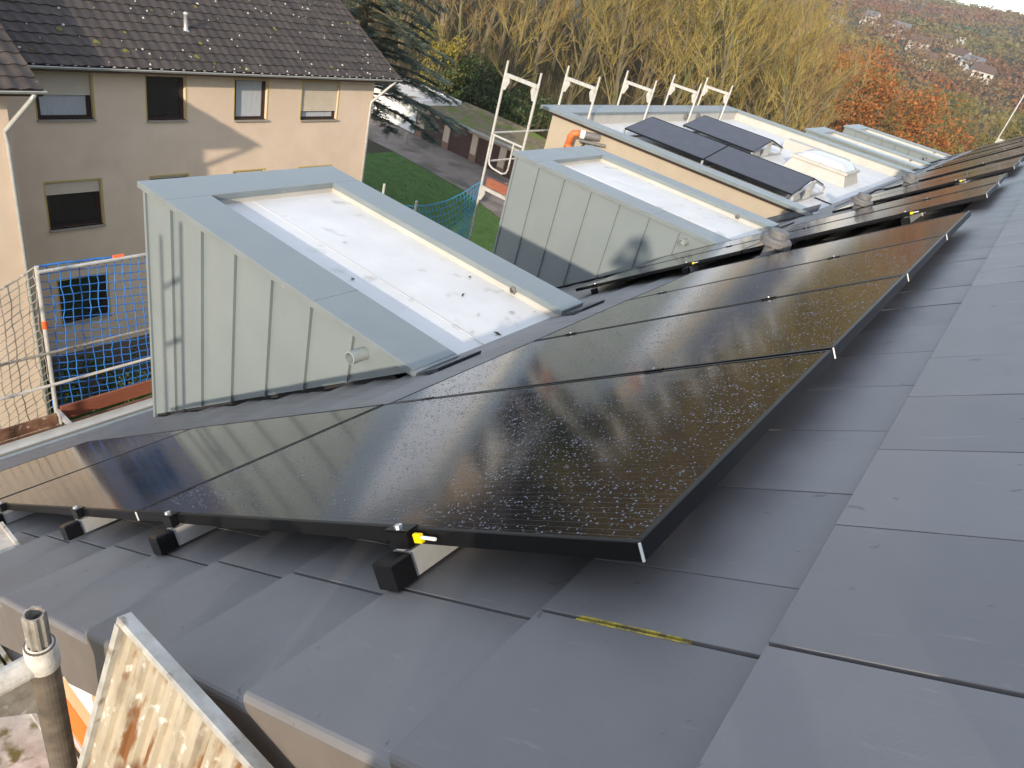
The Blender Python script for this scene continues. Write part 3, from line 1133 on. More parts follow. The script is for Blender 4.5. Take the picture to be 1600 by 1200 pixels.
def panel_proto(glassm):
    fr = MB()
    for (a, b) in (((-PL, 0, -PD), (0, LIP, 0)), ((-PL, PW - LIP, -PD), (0, PW, 0)), ((-PL, LIP + .0003, -PD), (-PL + LIP, PW - LIP - .0003, 0)), ((-LIP, LIP + .0003, -PD), (0, PW - LIP - .0003, 0))):
        fr.cbox(a, b, .0012)
    gl = MB()
    gl.box((-PL + LIP, LIP, -.0055), (-LIP, PW - LIP, -.0016))
    st = MB()
    st.box((-.0012, -.0018, -PD + .001), (.0018, .0016, -.0008))  # bare mitre end; its sun glint is put in as white
    bk = MB()
    bk.box((-PL + .013, .013, -.012), (-.013, PW - .013, -.0065))
    return (fr.mesh('frame', MT['pv_frame']), gl.mesh('glass', glassm), st.mesh('corner_glint', MT['white']), bk.mesh('back_sheet', MT['back_sheet']))


PP = panel_proto(MT['pv_glass'])
PF = panel_proto(MT['pv_glass_far'])


def solar_panel(mw, label, group, proto, strip=True):
    r = empty('solar_panel', (0, 0, 0), label, 'solar panel', group)
    r.matrix_world = mw
    for n, me in zip(('frame', 'glass', 'corner_glint', 'back_sheet'), proto):
        if n == 'corner_glint' and not strip:
            continue
        o = bpy.data.objects.new(n, me)
        COL.objects.link(o)
        o.parent = r
    return r


def slot_matrix(u, v):
    m = RMAT.to_4x4() @ Matrix.Rotation(radians(rng.gauss(0, .10)), 4, 'X') @ Matrix.Rotation(radians(rng.gauss(0, .05)), 4, 'Y')
    m.translation = RF(u, v, rng.uniform(-.001, .001))
    return m


wet = []
ORD = ['first', 'second', 'third', 'fourth', 'fifth', 'sixth', 'seventh']
for a, (v0, nc, nr) in enumerate(ARR):
    for c in range(nc):
        for r in range(nr):
            if a == 0:
                lab = ['large wet black solar panel filling the middle of the picture', 'second wet solar panel of the nearest field, counted from the front',
                       'third wet solar panel of the nearest field, counted from the front', 'last solar panel of the nearest field, before the gap'][c]
            elif nr == 2:
                lab = '%s solar panel of the second field from the front, %s row' % (['near', 'far'][c], ['upper', 'lower'][r])
            else:
                lab = 'solar panel %s in line in the %s roof field from the front' % (ORD[c], ORD[a])
            sp_ = solar_panel(slot_matrix(-r * PVA, v0 + c * PVB), lab, 'black solar panels on the tiled roof', PP, strip=(r == 0))
            if a == 0 and c < 3:
                wet.append((sp_, (12000, 8000, 5000)[c], c))
solar_panel(slot_matrix(-PVA, 0), 'solar panel left of the large front one, mirroring the pale dormer', 'black solar panels on the tiled roof', PP)
solar_panel(slot_matrix(-2 * PVA, 0), 'leftmost solar panel, cut by the left picture edge', 'black solar panels on the tiled roof', PP)


def drops(mw, n, seed, label):
    r = random.Random(seed)
    mb = MB()
    for i in range(n):
        x, y = -r.uniform(LIP, PL - LIP), r.uniform(LIP, PW - LIP)
        dens = .30 + .70 * (sin(x * 9 + 2 * sin(y * 14 + seed)) * .5 + .5) * (.5 + .5 * sin(y * 37 + x * 2.3))
        if r.random() > dens:
            continue
        R_ = r.uniform(.0008, .0024) * (1.25 if r.random() < .12 else 1)
        h_ = R_ * r.uniform(.45, .75)
        k = len(mb.v)
        for z, q in ((0, 1.), (h_ * .7, .72)):
            for j in range(6):
                a = j * pi / 3
                mb.v.append((x + R_ * q * cos(a), y + R_ * q * sin(a), -.0014 + z))
        mb.v.append((x, y, -.0014 + h_))
        for j in range(6):
            b = (j + 1) % 6
            mb.f.append((k + j, k + b, k + 6 + b, k + 6 + j))
            mb.f.append((k + 6 + j, k + 6 + b, k + 12))
    return mb


def rail(u, v0, v1, label, near=False, joints=()):
    p = RF(u, v0, -.05)
    r = empty('mounting_rail', p, label, 'rail', 'rails under the solar panels')
    f = lambda a, b, c: RF(u + a, b, c)
    m = MB()
    m.box((-.0225, v0, -.086), (.0225, v1, -.036), f)
    m.box((-.0105, v0, -.0355), (.0105, v1, -.0325), f)
    obj('beam', m, MT['rail_alu'], r)
    m = MB()
    m.cbox((-.027, v0 - .050, -.088), (.027, v0 - .001, -.034), .005, f)
    obj('end_cap', m, MT['black_plastic'], r)
    m = MB()
    m.box((-.026, v0 + .001, -.031), (.026, v0 + .020, .0012), f)
    m.box((-.032, v0 + .003, .0014), (.032, v0 + .031, .0042), f)
    obj('end_clamp', m, MT['black_plastic'], r)
    b = MB()
    b.lathe([(.0085, 0), (.0085, .007), (.005, .0085), (0, .0085)], RF(u, v0 + .011, .0045), 10, RMAT)
    obj('bolt', b, MT['alu'], r)
    for vj in joints:
        m = MB()
        m.box((-.03, vj - GAPP / 2 - .008, .0008), (.03, vj - GAPP / 2 + .008, .0042), f)
        m.box((-.03, vj - GAPP / 2 - .004, -.03), (.03, vj - GAPP / 2 + .004, .0006), f)
        c = obj('middle_clamp', m, MT['black_plastic'], r)
        b = MB()
        b.lathe([(.0045, 0), (.0045, .004), (0, .0045)], RF(u, vj - GAPP / 2, .0043), 8, RMAT)
        obj('bolt', b, MT['alu_matt'], c)
    # roof hooks reaching from under the tiles up to the rail
    v = v0 + .55
    while v < v1:
        m = MB()
        m.hexa([f(.024, v - .015, -.118), f(.20, v - .015, -.124), f(.20, v + .015, -.124), f(.024, v + .015, -.118),
                f(.024, v - .015, -.112), f(.20, v - .015, -.118), f(.20, v + .015, -.118), f(.024, v + .015, -.112)])
        m.box((.022, v - .015, -.1115), (.028, v + .015, -.045), f)
        obj('roof_hook', m, MT['alu_matt'], r)
        v += 1.2
    return r


def cable_tag(u, v, label):
    r = empty('cable_tag', RF(u, v, -.02), label, 'cable tag', 'yellow cable tags')
    m = MB()
    m.cbox((u - .010, v - .009, -.022), (u + .010, v - .001, -.004), .002, lambda a, b, c: RF(a, b, c))
    obj('yellow_tag', m, MT['yellow'], r)
    m = MB()
    m.tube([RF(u + .010, v - .005, -.012), RF(u + .046, v - .006, -.013)], .0034, 8)
    obj('white_plug', m, MT['white'], r)


for sp_, n_, c in wet:
    obj('water_drops', drops(None, n_, 31 + c, None), MT['drop'], sp_, kind='stuff', local=True, smooth=True)
us = (-.50, -1.50)
for a, (v0, nc, nr) in enumerate(ARR):
    v1 = v0 + nc * PVB
    js = [v0 + PVB * i for i in range(1, nc)]
    for r in range(nr):
        for q, u in enumerate(us):
            if a == 0:
                lab = ['mounting rail whose black end cap juts out under the large front panel', 'mounting rail with black end cap, second from the right at the front edge'][q]
            else:
                lab = '%s mounting rail under the %s row of the %s roof field' % (['upper', 'lower'][q], ['upper', 'lower'][r], ORD[a])
            rail(u - r * PVA, v0 - .022, v1 + .02, lab, joints=js)
for q, (r, u) in enumerate(((1, -.50), (1, -1.50), (2, -.50))):
    rail(u - r * PVA, -.022, PVB + .02, ['mounting rail with black end cap, third from the right at the front edge', 'mounting rail fourth from the right, at the left picture edge', 'lowest mounting rail, beyond the left picture edge'][q])
cable_tag(-.455, -.004, 'yellow cable tag clipped to the front edge of the large panel')
cable_tag(-.46, 5.155, 'yellow cable tag at the front edge of the second panel field')
cable_tag(-2.20, 5.155, 'yellow cable tag in the dark gap near the second dormer')
cable_tag(-.46, 8.145, 'yellow cable tag at the front edge of the third panel field')
cb = MB()
cb.tube([(-2.72, 13.35, CT - .20), (-2.45, 13.5, CT - .235), (-2.1, 13.2, CT - .15), RF(-2.2, 12.9, -.05), RF(-1.9, 12.6, -.06)], .014, 6)
tag(obj('black_cable', cb, MT['black_plastic']), 'black cable hanging from the flat-roof panels to the tiled roof', 'cable')

# ------------------------------------------------------------------ tilted panels on the flat bay roof
TILT = radians(11.5)


def bay_panel(x1, y0, z0, back, label):
    # long side along X; local -x is the long side
    if not back:
        mw = Matrix.Translation((x1, y0, z0)) @ Matrix.Rotation(TILT, 4, 'X')
    else:
        mw = Matrix.Translation((x1, y0, z0)) @ Matrix.Rotation(-TILT, 4, 'X')
    return solar_panel(mw, label, 'tilted panels on the flat bay roof', PF, strip=False)


hz = PW * sin(TILT)
zlow = -1.76
bay_panel(-4.60, 12.08, zlow, False, 'left tilted panel of the front pair on the white flat roof')
bay_panel(-4.60 + PL + .02, 12.08, zlow, False, 'right tilted panel of the front pair on the white flat roof')
bay_panel(-4.62, 14.85, zlow, False, 'single tilted panel of the rear row on the white flat roof')
yb = 12.08 + PW * cos(TILT) + .06
bay_panel(-4.60, yb, zlow + hz, True, 'left panel facing away behind the front tilted pair')
bay_panel(-4.60 + PL + .02, yb, zlow + hz, True, 'right panel facing away behind the front tilted pair')
bay_panel(-4.62, 14.85 + PW * cos(TILT) + .06, zlow + hz, True, 'panel facing away behind the single rear tilted panel')


def rack(x, y0, label):
    r = empty('panel_rack', (x, y0 + 1, zi), label, 'rack', 'triangular racks of the flat roof panels')
    yp = y0 + PW * cos(TILT)
    m = MB()
    m.box((x - .02, y0 - .05, zi + .002), (x + .02, y0 + 2.15, zi + .035))
    obj('base_rail', m, MT['alu_matt'], r)
    for (ya, za, yb_, zb) in ((y0 + .02, zi + .036, y0 + .02, zlow - .034), (yp - .05, zi + .036, yp - .03, zlow + hz - .04), (yp + .11, zi + .036, yp + .09, zlow + hz - .04), (yp - .22, zi + .036, yp - .04, zlow + hz - .05), (y0 + 2.06, zi + .036, y0 + 2.06, zlow - .034)):
        m = MB()
        m.hexa([(x - .018, ya - .02, za), (x + .018, ya - .02, za), (x + .018, ya + .02, za), (x - .018, ya + .02, za),
                (x - .018, yb_ - .02, zb), (x + .018, yb_ - .02, zb), (x + .018, yb_ + .02, zb), (x - .018, yb_ + .02, zb)])
        obj('strut', m, MT['alu_matt'], r)
    for (ya, za, yb_, zb) in ((y0, zlow - .034, yp, zlow + hz - .034), (yp + .06, zlow + hz - .034, y0 + 2.07, zlow - .034)):
        m = MB()
        m.tube([(x, ya, za - .012), (x, yb_, zb - .012)], .014, 6)
        obj('top_rail', m, MT['alu_matt'], r)


rack(-2.80, 12.08, 'right triangular rack of the front flat-roof panels')
rack(-6.35, 12.08, 'left rack of the front flat-roof panels')
rack(-4.60, 12.08, 'middle rack of the front flat-roof panels')
rack(-4.64, 14.85, 'right triangular rack of the rear flat-roof panel')
rack(-6.35, 14.85, 'left rack of the rear flat-roof panel')

# ------------------------------------------------------------------ scaffolding
def scaffold_frame(xo, xi, y, zt, label, zb=GZ, tip=.22, r_=.0245, group='white scaffold frames along the eave'):
    r = empty('scaffold', ((xo + xi) / 2, y, zb), label, 'scaffold frame', group)
    for x in (xo, xi):
        m = MB()
        m.tube([(x, y, zb), (x, y, zt + .06)], r_, 10)
        m.tube([(x, y, zt + .06), (x, y, zt + tip)], r_ * .82, 10)
        obj('post', m, MT['galv'], r)
    z = zt
    while z > zb + 1:
        m = MB()
        m.box((xo + .02, y - .022, z - .03), (xi - .02, y + .022, z + .03))
        obj('transom', m, MT['galv'], r)
        for x, s in ((xo, 1), (xi, -1)):
            m = MB()
            P_ = [(x + s * .02, z - .035), (x + s * .11, z - .035), (x + s * .13, z - .10), (x + s * .065, z - .24), (x + s * .02, z - .25)]
            a = [(p[0], y - .008, p[1]) for p in P_]
            b = [(p[0], y + .008, p[1]) for p in P_]
            m.poly(a)
            m.poly(list(reversed(b)))
            for i in range(5):
                j = (i + 1) % 5
                m.poly([a[i], b[i], b[j], a[j]])
            m.box((x + s * .060 - .014, y - .0095, z - .115), (x + s * .060 + .014, y + .0095, z - .085))
            obj('gusset', m, MT['galv'], r)
        z -= 2.0
    return r


XO, XI = -7.60, -6.87
FL = ['tall white scaffold frame standing left of the second dormer', 'second white scaffold frame, over the bay wall corner', 'third white scaffold frame counted from the left along the eave',
      'fourth white scaffold frame counted from the left along the eave', 'fifth and farthest white scaffold frame above the flat roof']
for y, l in zip((9.58, 11.50, 13.87, 16.25, 18.30), FL):
    scaffold_frame(XO, XI, y, -1.20, l)
scaffold_frame(XO, XI, 7.08, -3.20, 'lower scaffold frame with only its post tips above the nearest dormer', tip=.26)
scaffold_frame(XO, XI, 4.58, -3.46, 'scaffold frame hidden behind the nearest dormer', tip=.2)
scaffold_frame(XO, XI, 2.05, -5.40, 'scaffold frame below the netted guard post at the left', tip=.2)
scaffold_frame(-1.35, -.62, 30.9, 1.05, 'far scaffold frame at the right picture edge', tip=.3, zb=GZ)


def pole(name, pts, r, m, label, cat, group=None, n=8):
    mb = MB()
    mb.tube(pts, r, n)
    return tag(obj(name, mb, m), label, cat, group)


for k, (ya, yb_) in enumerate(((9.58, 11.5), (11.5, 13.87))):
    for q, z in enumerate((-2.20, -2.72)):
        pole('guard_rail', [(XO, ya, z), (XO, yb_, z)], .019, MT['galv'], '%s guard rail from the %s scaffold frame backwards' % (['upper', 'lower'][q], ['tall left', 'second'][k]), 'rail', 'scaffold guard rails')
# end guard of the tall frame: a bar and a rounded loop
g = empty('end_guard', (XO, 9.55, -3.2), 'rounded tubular end guard on the tall scaffold frame', 'guard')
m = MB()
m.tube([(XO, 9.555, -2.22), (XI, 9.555, -2.22)], .019, 8)
obj('bar', m, MT['galv'], g)
m = MB()
m.tube([(XO + .08, 9.54, -2.22), (XO + .08, 9.54, -2.66), (XO + .11, 9.54, -2.74), (XO + .19, 9.54, -2.78), (XI - .30, 9.54, -2.80), (XI - .22, 9.54, -2.76), (XI - .19, 9.54, -2.68), (XI - .19, 9.54, -2.22)], .017, 8)
obj('loop', m, MT['galv'], g)
m = MB()
m.box((XO + .06, 9.63, -3.17), (XI - .04, 9.66, -3.00))
tag(obj('toe_board', m, MT['rustwood']), 'red-brown toe board at the tall scaffold frame', 'board')
for i in range(2):
    m = MB()
    m.cbox((XO + .05 + i * .33, 9.62, -3.215), (XO + .36 + i * .33, 12.0, -3.165), .004)
    tag(obj('scaffold_deck', m, MT['deckwood']), '%s deck plank on the tall scaffold frame' % ['outer', 'inner'][i], 'deck plank', 'scaffold deck planks')


def net(name, A0, A1, ztop, zbot, cell, r, m, label, sag=.0, bulge=.1, parent=None):
    """square-mesh net between two upper corners; strands follow a hanging, slightly bulging sheet"""
    A0, A1 = Vector(A0), Vector(A1)
    n = max(2, int((A1 - A0).length / cell))
    k = max(2, int((ztop - zbot) / cell))
    nx = (A1 - A0).cross(Vector((0, 0, 1))).normalized()
    jit = [[(rng.uniform(-.012, .012), rng.uniform(-.012, .012)) for _ in range(k + 1)] for _ in range(n + 1)]

    def P_(i, j):
        s, t = i / n, j / k
        p = A0.lerp(A1, s)
        zt = p.z - sag * sin(pi * s)
        z = zt + (zbot - ztop) * t + .03 * sin(6 * s + 3 * t)
        q = Vector((p.x, p.y, z)) + nx * (bulge * sin(pi * t) * sin(pi * s) + jit[i][j][0])
        q += (A1 - A0).normalized() * (jit[i][j][1] + .02 * sin(5 * t + 9 * s))
        return q
    mb = MB()
    for i in range(n + 1):
        mb.tube([P_(i, j) for j in range(k + 1)], r, 4, False)
    for j in range(k + 1):
        mb.tube([P_(i, j) for i in range(n + 1)], r * (1.9 if j == 0 else 1), 4, False)
    o = obj(name, mb, m, parent)
    if not parent:
        tag(o, label, 'net', 'scaffold safety nets')
    return o


net('safety_net', (XO - .02, 7.1, -3.32), (XO - .02, 9.55, -3.10), -3.2, -4.6, .085, .0055, MT['net_green'], 'blue-green safety net hanging beside the tall scaffold frame', sag=.22, bulge=.3)
# netted guard at the left
pole('guard_post', [(XO, 2.05, -5.6), (XO, 2.05, -3.44)], .025, MT['galv'], 'upright scaffold guard post at the left, tied to the blue net', 'post', n=10)
m = MB()
m.tube([(XO, 2.05, -4.22), (XO, 2.05, -4.12)], .030, 10)
m.tube([(XO, 2.86, -3.475), (XO, 2.98, -3.475)], .027, 10)
tag(obj('orange_sleeve', m, MT['red_mark']), 'orange sleeves on the netted guard post and rail', 'sleeve')
GR = [(-.6, 4.58, -4.53, .017, 'upper grey guard rail of the blue netted bay'), (-.6, 4.58, -4.98, .019, 'lower plaster-stained guard rail of the blue netted bay'), (2.05, 4.58, -3.475, .020, 'top rail carrying the blue net')]
for ya, yb_, z, r_, l in GR:
    pole('guard_rail', [(XO + .03, ya, z - .02), (XO + .03, yb_, z)], r_, MT['galv_worn'] if -4.9 < z < -4 else MT['galv'] if z > -4 else MT['plaster'], l, 'rail', 'scaffold guard rails', 10)
net('safety_net', (XO - .03, 2.06, -3.46), (XO - .03, 4.5, -3.50), -3.48, -5.48, .10, .0065, MT['net_blue'], 'bright blue safety net in front of the beige house', sag=.05, bulge=.05)
net('safety_net', (XO - .03, -.5, -4.6), (XO - .03, 2.03, -3.46), -3.7, -5.7, .10, .006, MT['galv_worn'], 'greyish continuation of the net at the left picture edge', sag=.05, bulge=.05)
m = MB()
m.cbox((XO + .035, 2.08, -5.52), (XO + .065, 4.58, -5.32), .004)
tag(obj('toe_board', m, MT['rustwood']), 'red toe board below the blue net', 'board')
m = MB()
m.cbox((XO + .035, -.6, -5.56), (XO + .065, 2.02, -5.40), .004)
tag(obj('toe_board', m, MT['deckwood']), 'weathered brown toe board at the left picture edge', 'board')
for i in range(2):
    for j, (ya, yb_) in enumerate(((-.6, 2.03), (2.07, 4.58))):
        m = MB()
        m.cbox((XO + .08 + i * .36, ya, -5.60), (XO + .42 + i * .36, yb_, -5.55), .004)
        tag(obj('scaffold_deck', m, MT['deckwood']), '%s brown deck plank %s the left guard post' % (['outer', 'inner'][i], ['before', 'beyond'][j]), 'deck plank', 'scaffold deck planks')

# scaffold along the gable, mostly behind the camera: its shadow falls on the nearest dormer
for x, zt, l in ((-3.72, -1.05, 'gable scaffold frame left of the picture'), (-6.3, -1.05, 'gable scaffold frame near the eave corner, left of the picture')):
    r = empty('scaffold', (x, -.8, GZ), l, 'scaffold frame', 'scaffold frames along the gable')
    for y in (-.62, -1.35):
        mm = MB()
        mm.tube([(x, y, GZ), (x, y, zt + .15)], .0245, 10)
        obj('post', mm, MT['galv'], r)
    for z in (zt - .35, zt - .95, -2.95, -4.95):
        mm = MB()
        mm.tube([(x, -.62, z), (x, -1.35, z)], .022, 8)
        obj('transom', mm, MT['galv'], r)
for q, z in enumerate((-1.42, -1.92)):
    pole('guard_rail', [(-6.3, -1.35, z), (-4.6, -1.35, z)], .019, MT['galv'], '%s guard rail along the gable scaffold, left of the picture' % ['upper', 'lower'][q], 'rail', 'gable guard rails')

# near corner: worn frame head, leaning plank, deck and cardboard box
PX, PY = -.788, -.478
h = empty('scaffold', (PX, PY, -3.0), 'worn scaffold frame head with fluted spigot at the lower left corner', 'scaffold frame')
m = MB()
m.tube([(PX, PY, -3.0), (PX, PY, -.602)], .0245, 24)
obj('post', m, MT['post_shaded'], h, smooth=False)
m = MB()
n = 32
ring = []
for z, s in ((-.60, 1.0), (-.525, 1.0), (-.518, .93)):
    for k in range(n):
        a = 2 * pi * k / n
        rr = .0190 * s * (1.0 if (k // 2) % 2 else .86)
        m.v.append((PX + rr * cos(a), PY + rr * sin(a), z))
for i in range(2):
    for k in range(n):
        a_, b_ = i * n + k, i * n + (k + 1) % n
        m.f.append((a_, b_, b_ + n, a_ + n))
b0 = len(m.v)
for z, s in ((-.518, .70), (-.56, .68)):
    for k in range(n):
        a = 2 * pi * k / n
        m.v.append((PX + .0190 * s * cos(a), PY + .0190 * s * sin(a), z))
for k in range(n):
    a_, b_ = 2 * n + k, 2 * n + (k + 1) % n
    m.f.append((a_, b_, b0 + (k + 1) % n, b0 + k))
    m.f.append((b0 + k, b0 + (k + 1) % n, b0 + n + (k + 1) % n, b0 + n + k))
m.f.append(tuple(b0 + n + k for k in range(n)))
obj('spigot', m, MT['galv_worn'], h)
m = MB()
m.lathe([(.0246, -.668), (.0275, -.664), (.0280, -.640), (.0262, -.632), (.0265, -.610), (.0235, -.603), (.019, -.600)], (PX, PY, 0), 20)
obj('collar', m, MT['plaster'], h, smooth=True)
m = MB()
m.tube([(PX - .005, PY - .02, -.655), (PX - .005, PY - .70, -.665)], .0225, 14)
obj('transom', m, MT['plaster'], h)
m = MB()
m.hexa([(PX - .004, PY - .02, -.80), (PX + .004, PY - .02, -.80), (PX + .004, PY - .022, -.79), (PX - .004, PY - .022, -.79),
        (PX - .004, PY - .025, -.68), (PX + .004, PY - .025, -.68), (PX + .004, PY - .15, -.68), (PX - .004, PY - .15, -.68)])
obj('gusset', m, MT['galv_worn'], h)
DKS = [(-2.2, 1.2, -.355, -.125, -1.66, 'narrow deck plank under the cardboard box'), (-2.2, 1.2, -.69, -.362, -1.66, 'mossy scaffold deck plank at the lower left corner'), (-2.2, 1.2, -1.03, -.697, -1.66, 'outer scaffold deck plank below the photographer'), (-.30, 1.2, -1.36, -.84, -1.01, 'raised deck plank under the photographer')]
for xa, xb, ya, yb_, z, l in DKS:
    m = MB()
    m.cbox((xa, ya, z - .05), (xb, yb_, z), .006)
    for y in (ya + .007, yb_ - .007):
        m.box((xa, y - .006, z + .0005), (xb, y + .006, z + .018))
    tag(obj('scaffold_deck', m, MT['deck_moss']), l, 'deck plank', 'gable scaffold deck planks')
# leaning corrugated plank
KX, KY, KZ = -.600, -.422, -.390
E1 = Vector((.9995, .03, .01)).normalized()
E2 = Vector((.02, -.27, -.962)).normalized()
E2 = (E2 - E1 * E2.dot(E1)).normalized()
E3 = E1.cross(E2)
if E3.y > 0:
    E3 = -E3                    # towards the sun side
K0 = Vector((KX, KY, KZ))
fp = lambda a, b, c: K0 + E1 * a + E2 * b + E3 * c
pk = empty('scaffold_plank', K0 + E2 * .75, 'paint-splattered corrugated metal plank standing upright at the lower left', 'plank')
m = MB()
m.cbox((0, 0, -.022), (.62, .012, .002), .002, fp)
m.box((0, .0125, -.022), (.012, .80, .002), fp)
m.box((.608, .0125, -.022), (.62, .80, .002), fp)
m.box((.0, .8005, -.022), (.62, .812, .002), fp)
obj('rim', m, MT['rim'], pk)
m = MB()
nn = 16
w = (.596) / nn
base = len(m.v)
xs_ = []
for i in range(nn):
    a = .012 + i * w
    for dx, dz in ((.0, -.010), (w * .40, -.010), (w * .52, -.001), (w * .88, -.001)):
        xs_.append((a + dx, dz))
xs_.append((.608, -.010))
for b in (.012, .80):
    for a, c in xs_:
        m.v.append(tuple(fp(a, b, c)))
L_ = len(xs_)
for i in range(L_ - 1):
    m.f.append((i, i + 1, L_ + i + 1, L_ + i))
obj('corrugated_sheet', m, MT['plank'], pk)
# cardboard box behind the frame head
bx = empty('cardboard_box', (-1.05, -.23, -1.655), 'brown cardboard box with orange band and white label behind the post', 'box')
fb = -.332
m = MB()
m.cbox((-1.34, fb, -1.655), (-.80, -.13, -1.125), .004)
obj('carton', m, MT['card'], bx)
m = MB()
m.box((-1.341, fb - .0016, -1.56), (-.799, fb - .0004, -1.395))
obj('orange_band', m, MT['card_orange'], bx)
m = MB()
m.box((-1.341, fb - .0016, -1.615), (-.799, fb - .0004, -1.585))
obj('lilac_band', m, MT['lilac'], bx)
m = MB()
m.box((-1.19, fb - .0018, -1.28), (-1.00, fb - .0004, -1.15))
lb = obj('label_sheet', m, MT['paper'], bx)
m = MB()
for i in range(5):
    m.box((-1.15, fb - .0024, -1.265 + i * .012), (-1.15 + rng.uniform(.04, .08), fb - .0019, -1.261 + i * .012))
for i in range(14):
    m.box((-1.18 + i * .0035, fb - .0024, -1.185), (-1.1785 + i * .0035, fb - .0019, -1.168))
obj('printed_lines', m, MT['paper_mark'], lb)
# ------------------------------------------------------------------ beige neighbour house
def wall_grid(plane, a0, a1, z0, z1, holes, depth, axis):
    """wall sheet with window openings and reveals. axis 'x': plane at X, runs along Y, faces +X; axis 'y': plane at Y, runs along X, faces -Y"""
    mb = MB()
    A = sorted(set([a0, a1] + [h[0] for h in holes] + [h[1] for h in holes]))
    Z = sorted(set([z0, z1] + [h[2] for h in holes] + [h[3] for h in holes]))
    def P_(a, z, d=0):
        return (plane - d, a, z) if axis == 'x' else (a, plane + d, z)
    for i in range(len(A) - 1):
        for j in range(len(Z) - 1):
            ca, cz = (A[i] + A[i + 1]) / 2, (Z[j] + Z[j + 1]) / 2
            if any(h[0] < ca < h[1] and h[2] < cz < h[3] for h in holes):
                continue
            mb.poly([P_(A[i], Z[j]), P_(A[i + 1], Z[j]), P_(A[i + 1], Z[j + 1]), P_(A[i], Z[j + 1])])
    for h in holes:
        c = [(h[0], h[2]), (h[1], h[2]), (h[1], h[3]), (h[0], h[3])]
        for k in range(4):
            p, q = c[k], c[(k + 1) % 4]
            mb.poly([P_(p[0], p[1]), P_(p[0], p[1], depth), P_(q[0], q[1], depth), P_(q[0], q[1])])
    return mb


NX = -19.0
nb = empty('beige_house', (-24, 11, GZ), 'beige rendered three-storey house with dark tiled roof and brown windows', 'house')
WINS = [(6.63, 7.93, -5.55, -4.41, .50, 'net'), (9.32, 10.41, -5.60, -4.44, .03, 'dark'), (11.95, 13.06, -5.63, -4.46, .04, 'pale'), (14.36, 15.84, -5.66, -4.47, .78, 'net'),
        (6.60, 7.96, -8.44, -7.16, .27, 'dark'), (9.33, 10.45, -8.45, -7.21, .06, 'dark'), (11.97, 13.08, -8.46, -7.24, .06, 'pale'), (14.44, 15.82, -8.46, -7.28, .06, 'dark'),
        (6.62, 7.93, -11.32, -9.97, .0, 'dark'), (9.35, 10.45, -11.3, -10.0, .0, 'dark'), (12.0, 13.1, -11.3, -10.0, .3, 'net')]
obj('wall', wall_grid(NX, 4.0, 17.42, -12.35, -4.05, [w[:4] for w in WINS], .14, 'x'), MT['facade'], nb)
m = MB()
m.box((NX - .3, 4.0, GZ - .2), (NX + .03, 17.45, -12.352))
obj('plinth', m, MT['plinth'], nb)
m = MB()
m.poly([(NX, 17.42, GZ), (NX - 10.4, 17.42, GZ), (NX - 10.4, 17.42, -4.05), (NX - 5.2, 17.42, -1.6), (NX, 17.42, -4.05)])
m.poly([(NX - 10.4, 17.42, GZ), (NX - 10.4, 4, GZ), (NX - 10.4, 4, -4.05), (NX - 10.4, 17.42, -4.05)])
obj('gable_wall', m, MT['facade'], nb)


def window(a0, a1, z0, z1, sh, kind, px, parent, tape=True):
    fx = px - .10
    fr = MB()
    t = .065
    for A_, B_ in (((fx - .05, a0, z0), (fx, a1, z0 + t)), ((fx - .05, a0, z1 - t), (fx, a1, z1)), ((fx - .05, a0, z0 + t + .001), (fx, a0 + t, z1 - t - .001)), ((fx - .05, a1 - t, z0 + t + .001), (fx, a1, z1 - t - .001))):
        fr.box(A_, B_)
    fr.box((fx - .045, a0 + t, z0 + t), (fx - .012, a0 + t + .05, z1 - t))
    fr.box((fx - .045, a1 - t - .05, z0 + t), (fx - .012, a1 - t, z1 - t))
    w = obj('window', fr, MT['winframe'], parent)
    g = MB()
    g.box((fx - .038, a0 + t + .05, z0 + t), (fx - .032, a1 - t - .05, z1 - t))
    if kind == 'dark':
        obj('pane', g, MT['glass_dark'], w)
    else:
        obj('curtain', g, MT['curtain'], w)
    if sh > .01:
        s = MB()
        zz = z1 - .002
        zb = z1 - (z1 - z0) * sh
        n = max(1, int((zz - zb) / .052))
        for i in range(n):
            za, zc = zz - (zz - zb) * (i + 1) / n, zz - (zz - zb) * i / n
            s.hexa([(px - .075, a0 + .02, za + .006), (px - .050, a0 + .02, za + .006), (px - .050, a1 - .02, za + .006), (px - .075, a1 - .02, za + .004),
                    (px - .075, a0 + .02, zc), (px - .068, a0 + .02, zc), (px - .068, a1 - .02, zc), (px - .075, a1 - .02, zc)])
        obj('roller_shutter', s, MT['shutter'], w)
    s = MB()
    s.cbox((px - .10, a0 - .03, z0 - .045), (px + .07, a1 + .03, z0 + .0), .006)
    obj('sill', s, MT['sill'], w)
    if tape:
        s = MB()
        s.box((px + .0005, a1 + .005, z0 + .01), (px + .006, a1 + .045, z1 + .05))
        s.box((px + .0005, a0 - .03, z1 + .01), (px + .006, a1 + .004, z1 + .045))
        s.box((px + .0005, a0 - .035, z0 + .01), (px + .006, a0 - .005, z1 + .009))
        obj('tape_strip', s, MT['yellow_strip'], w)


for w in WINS:
    window(*w, NX, nb)

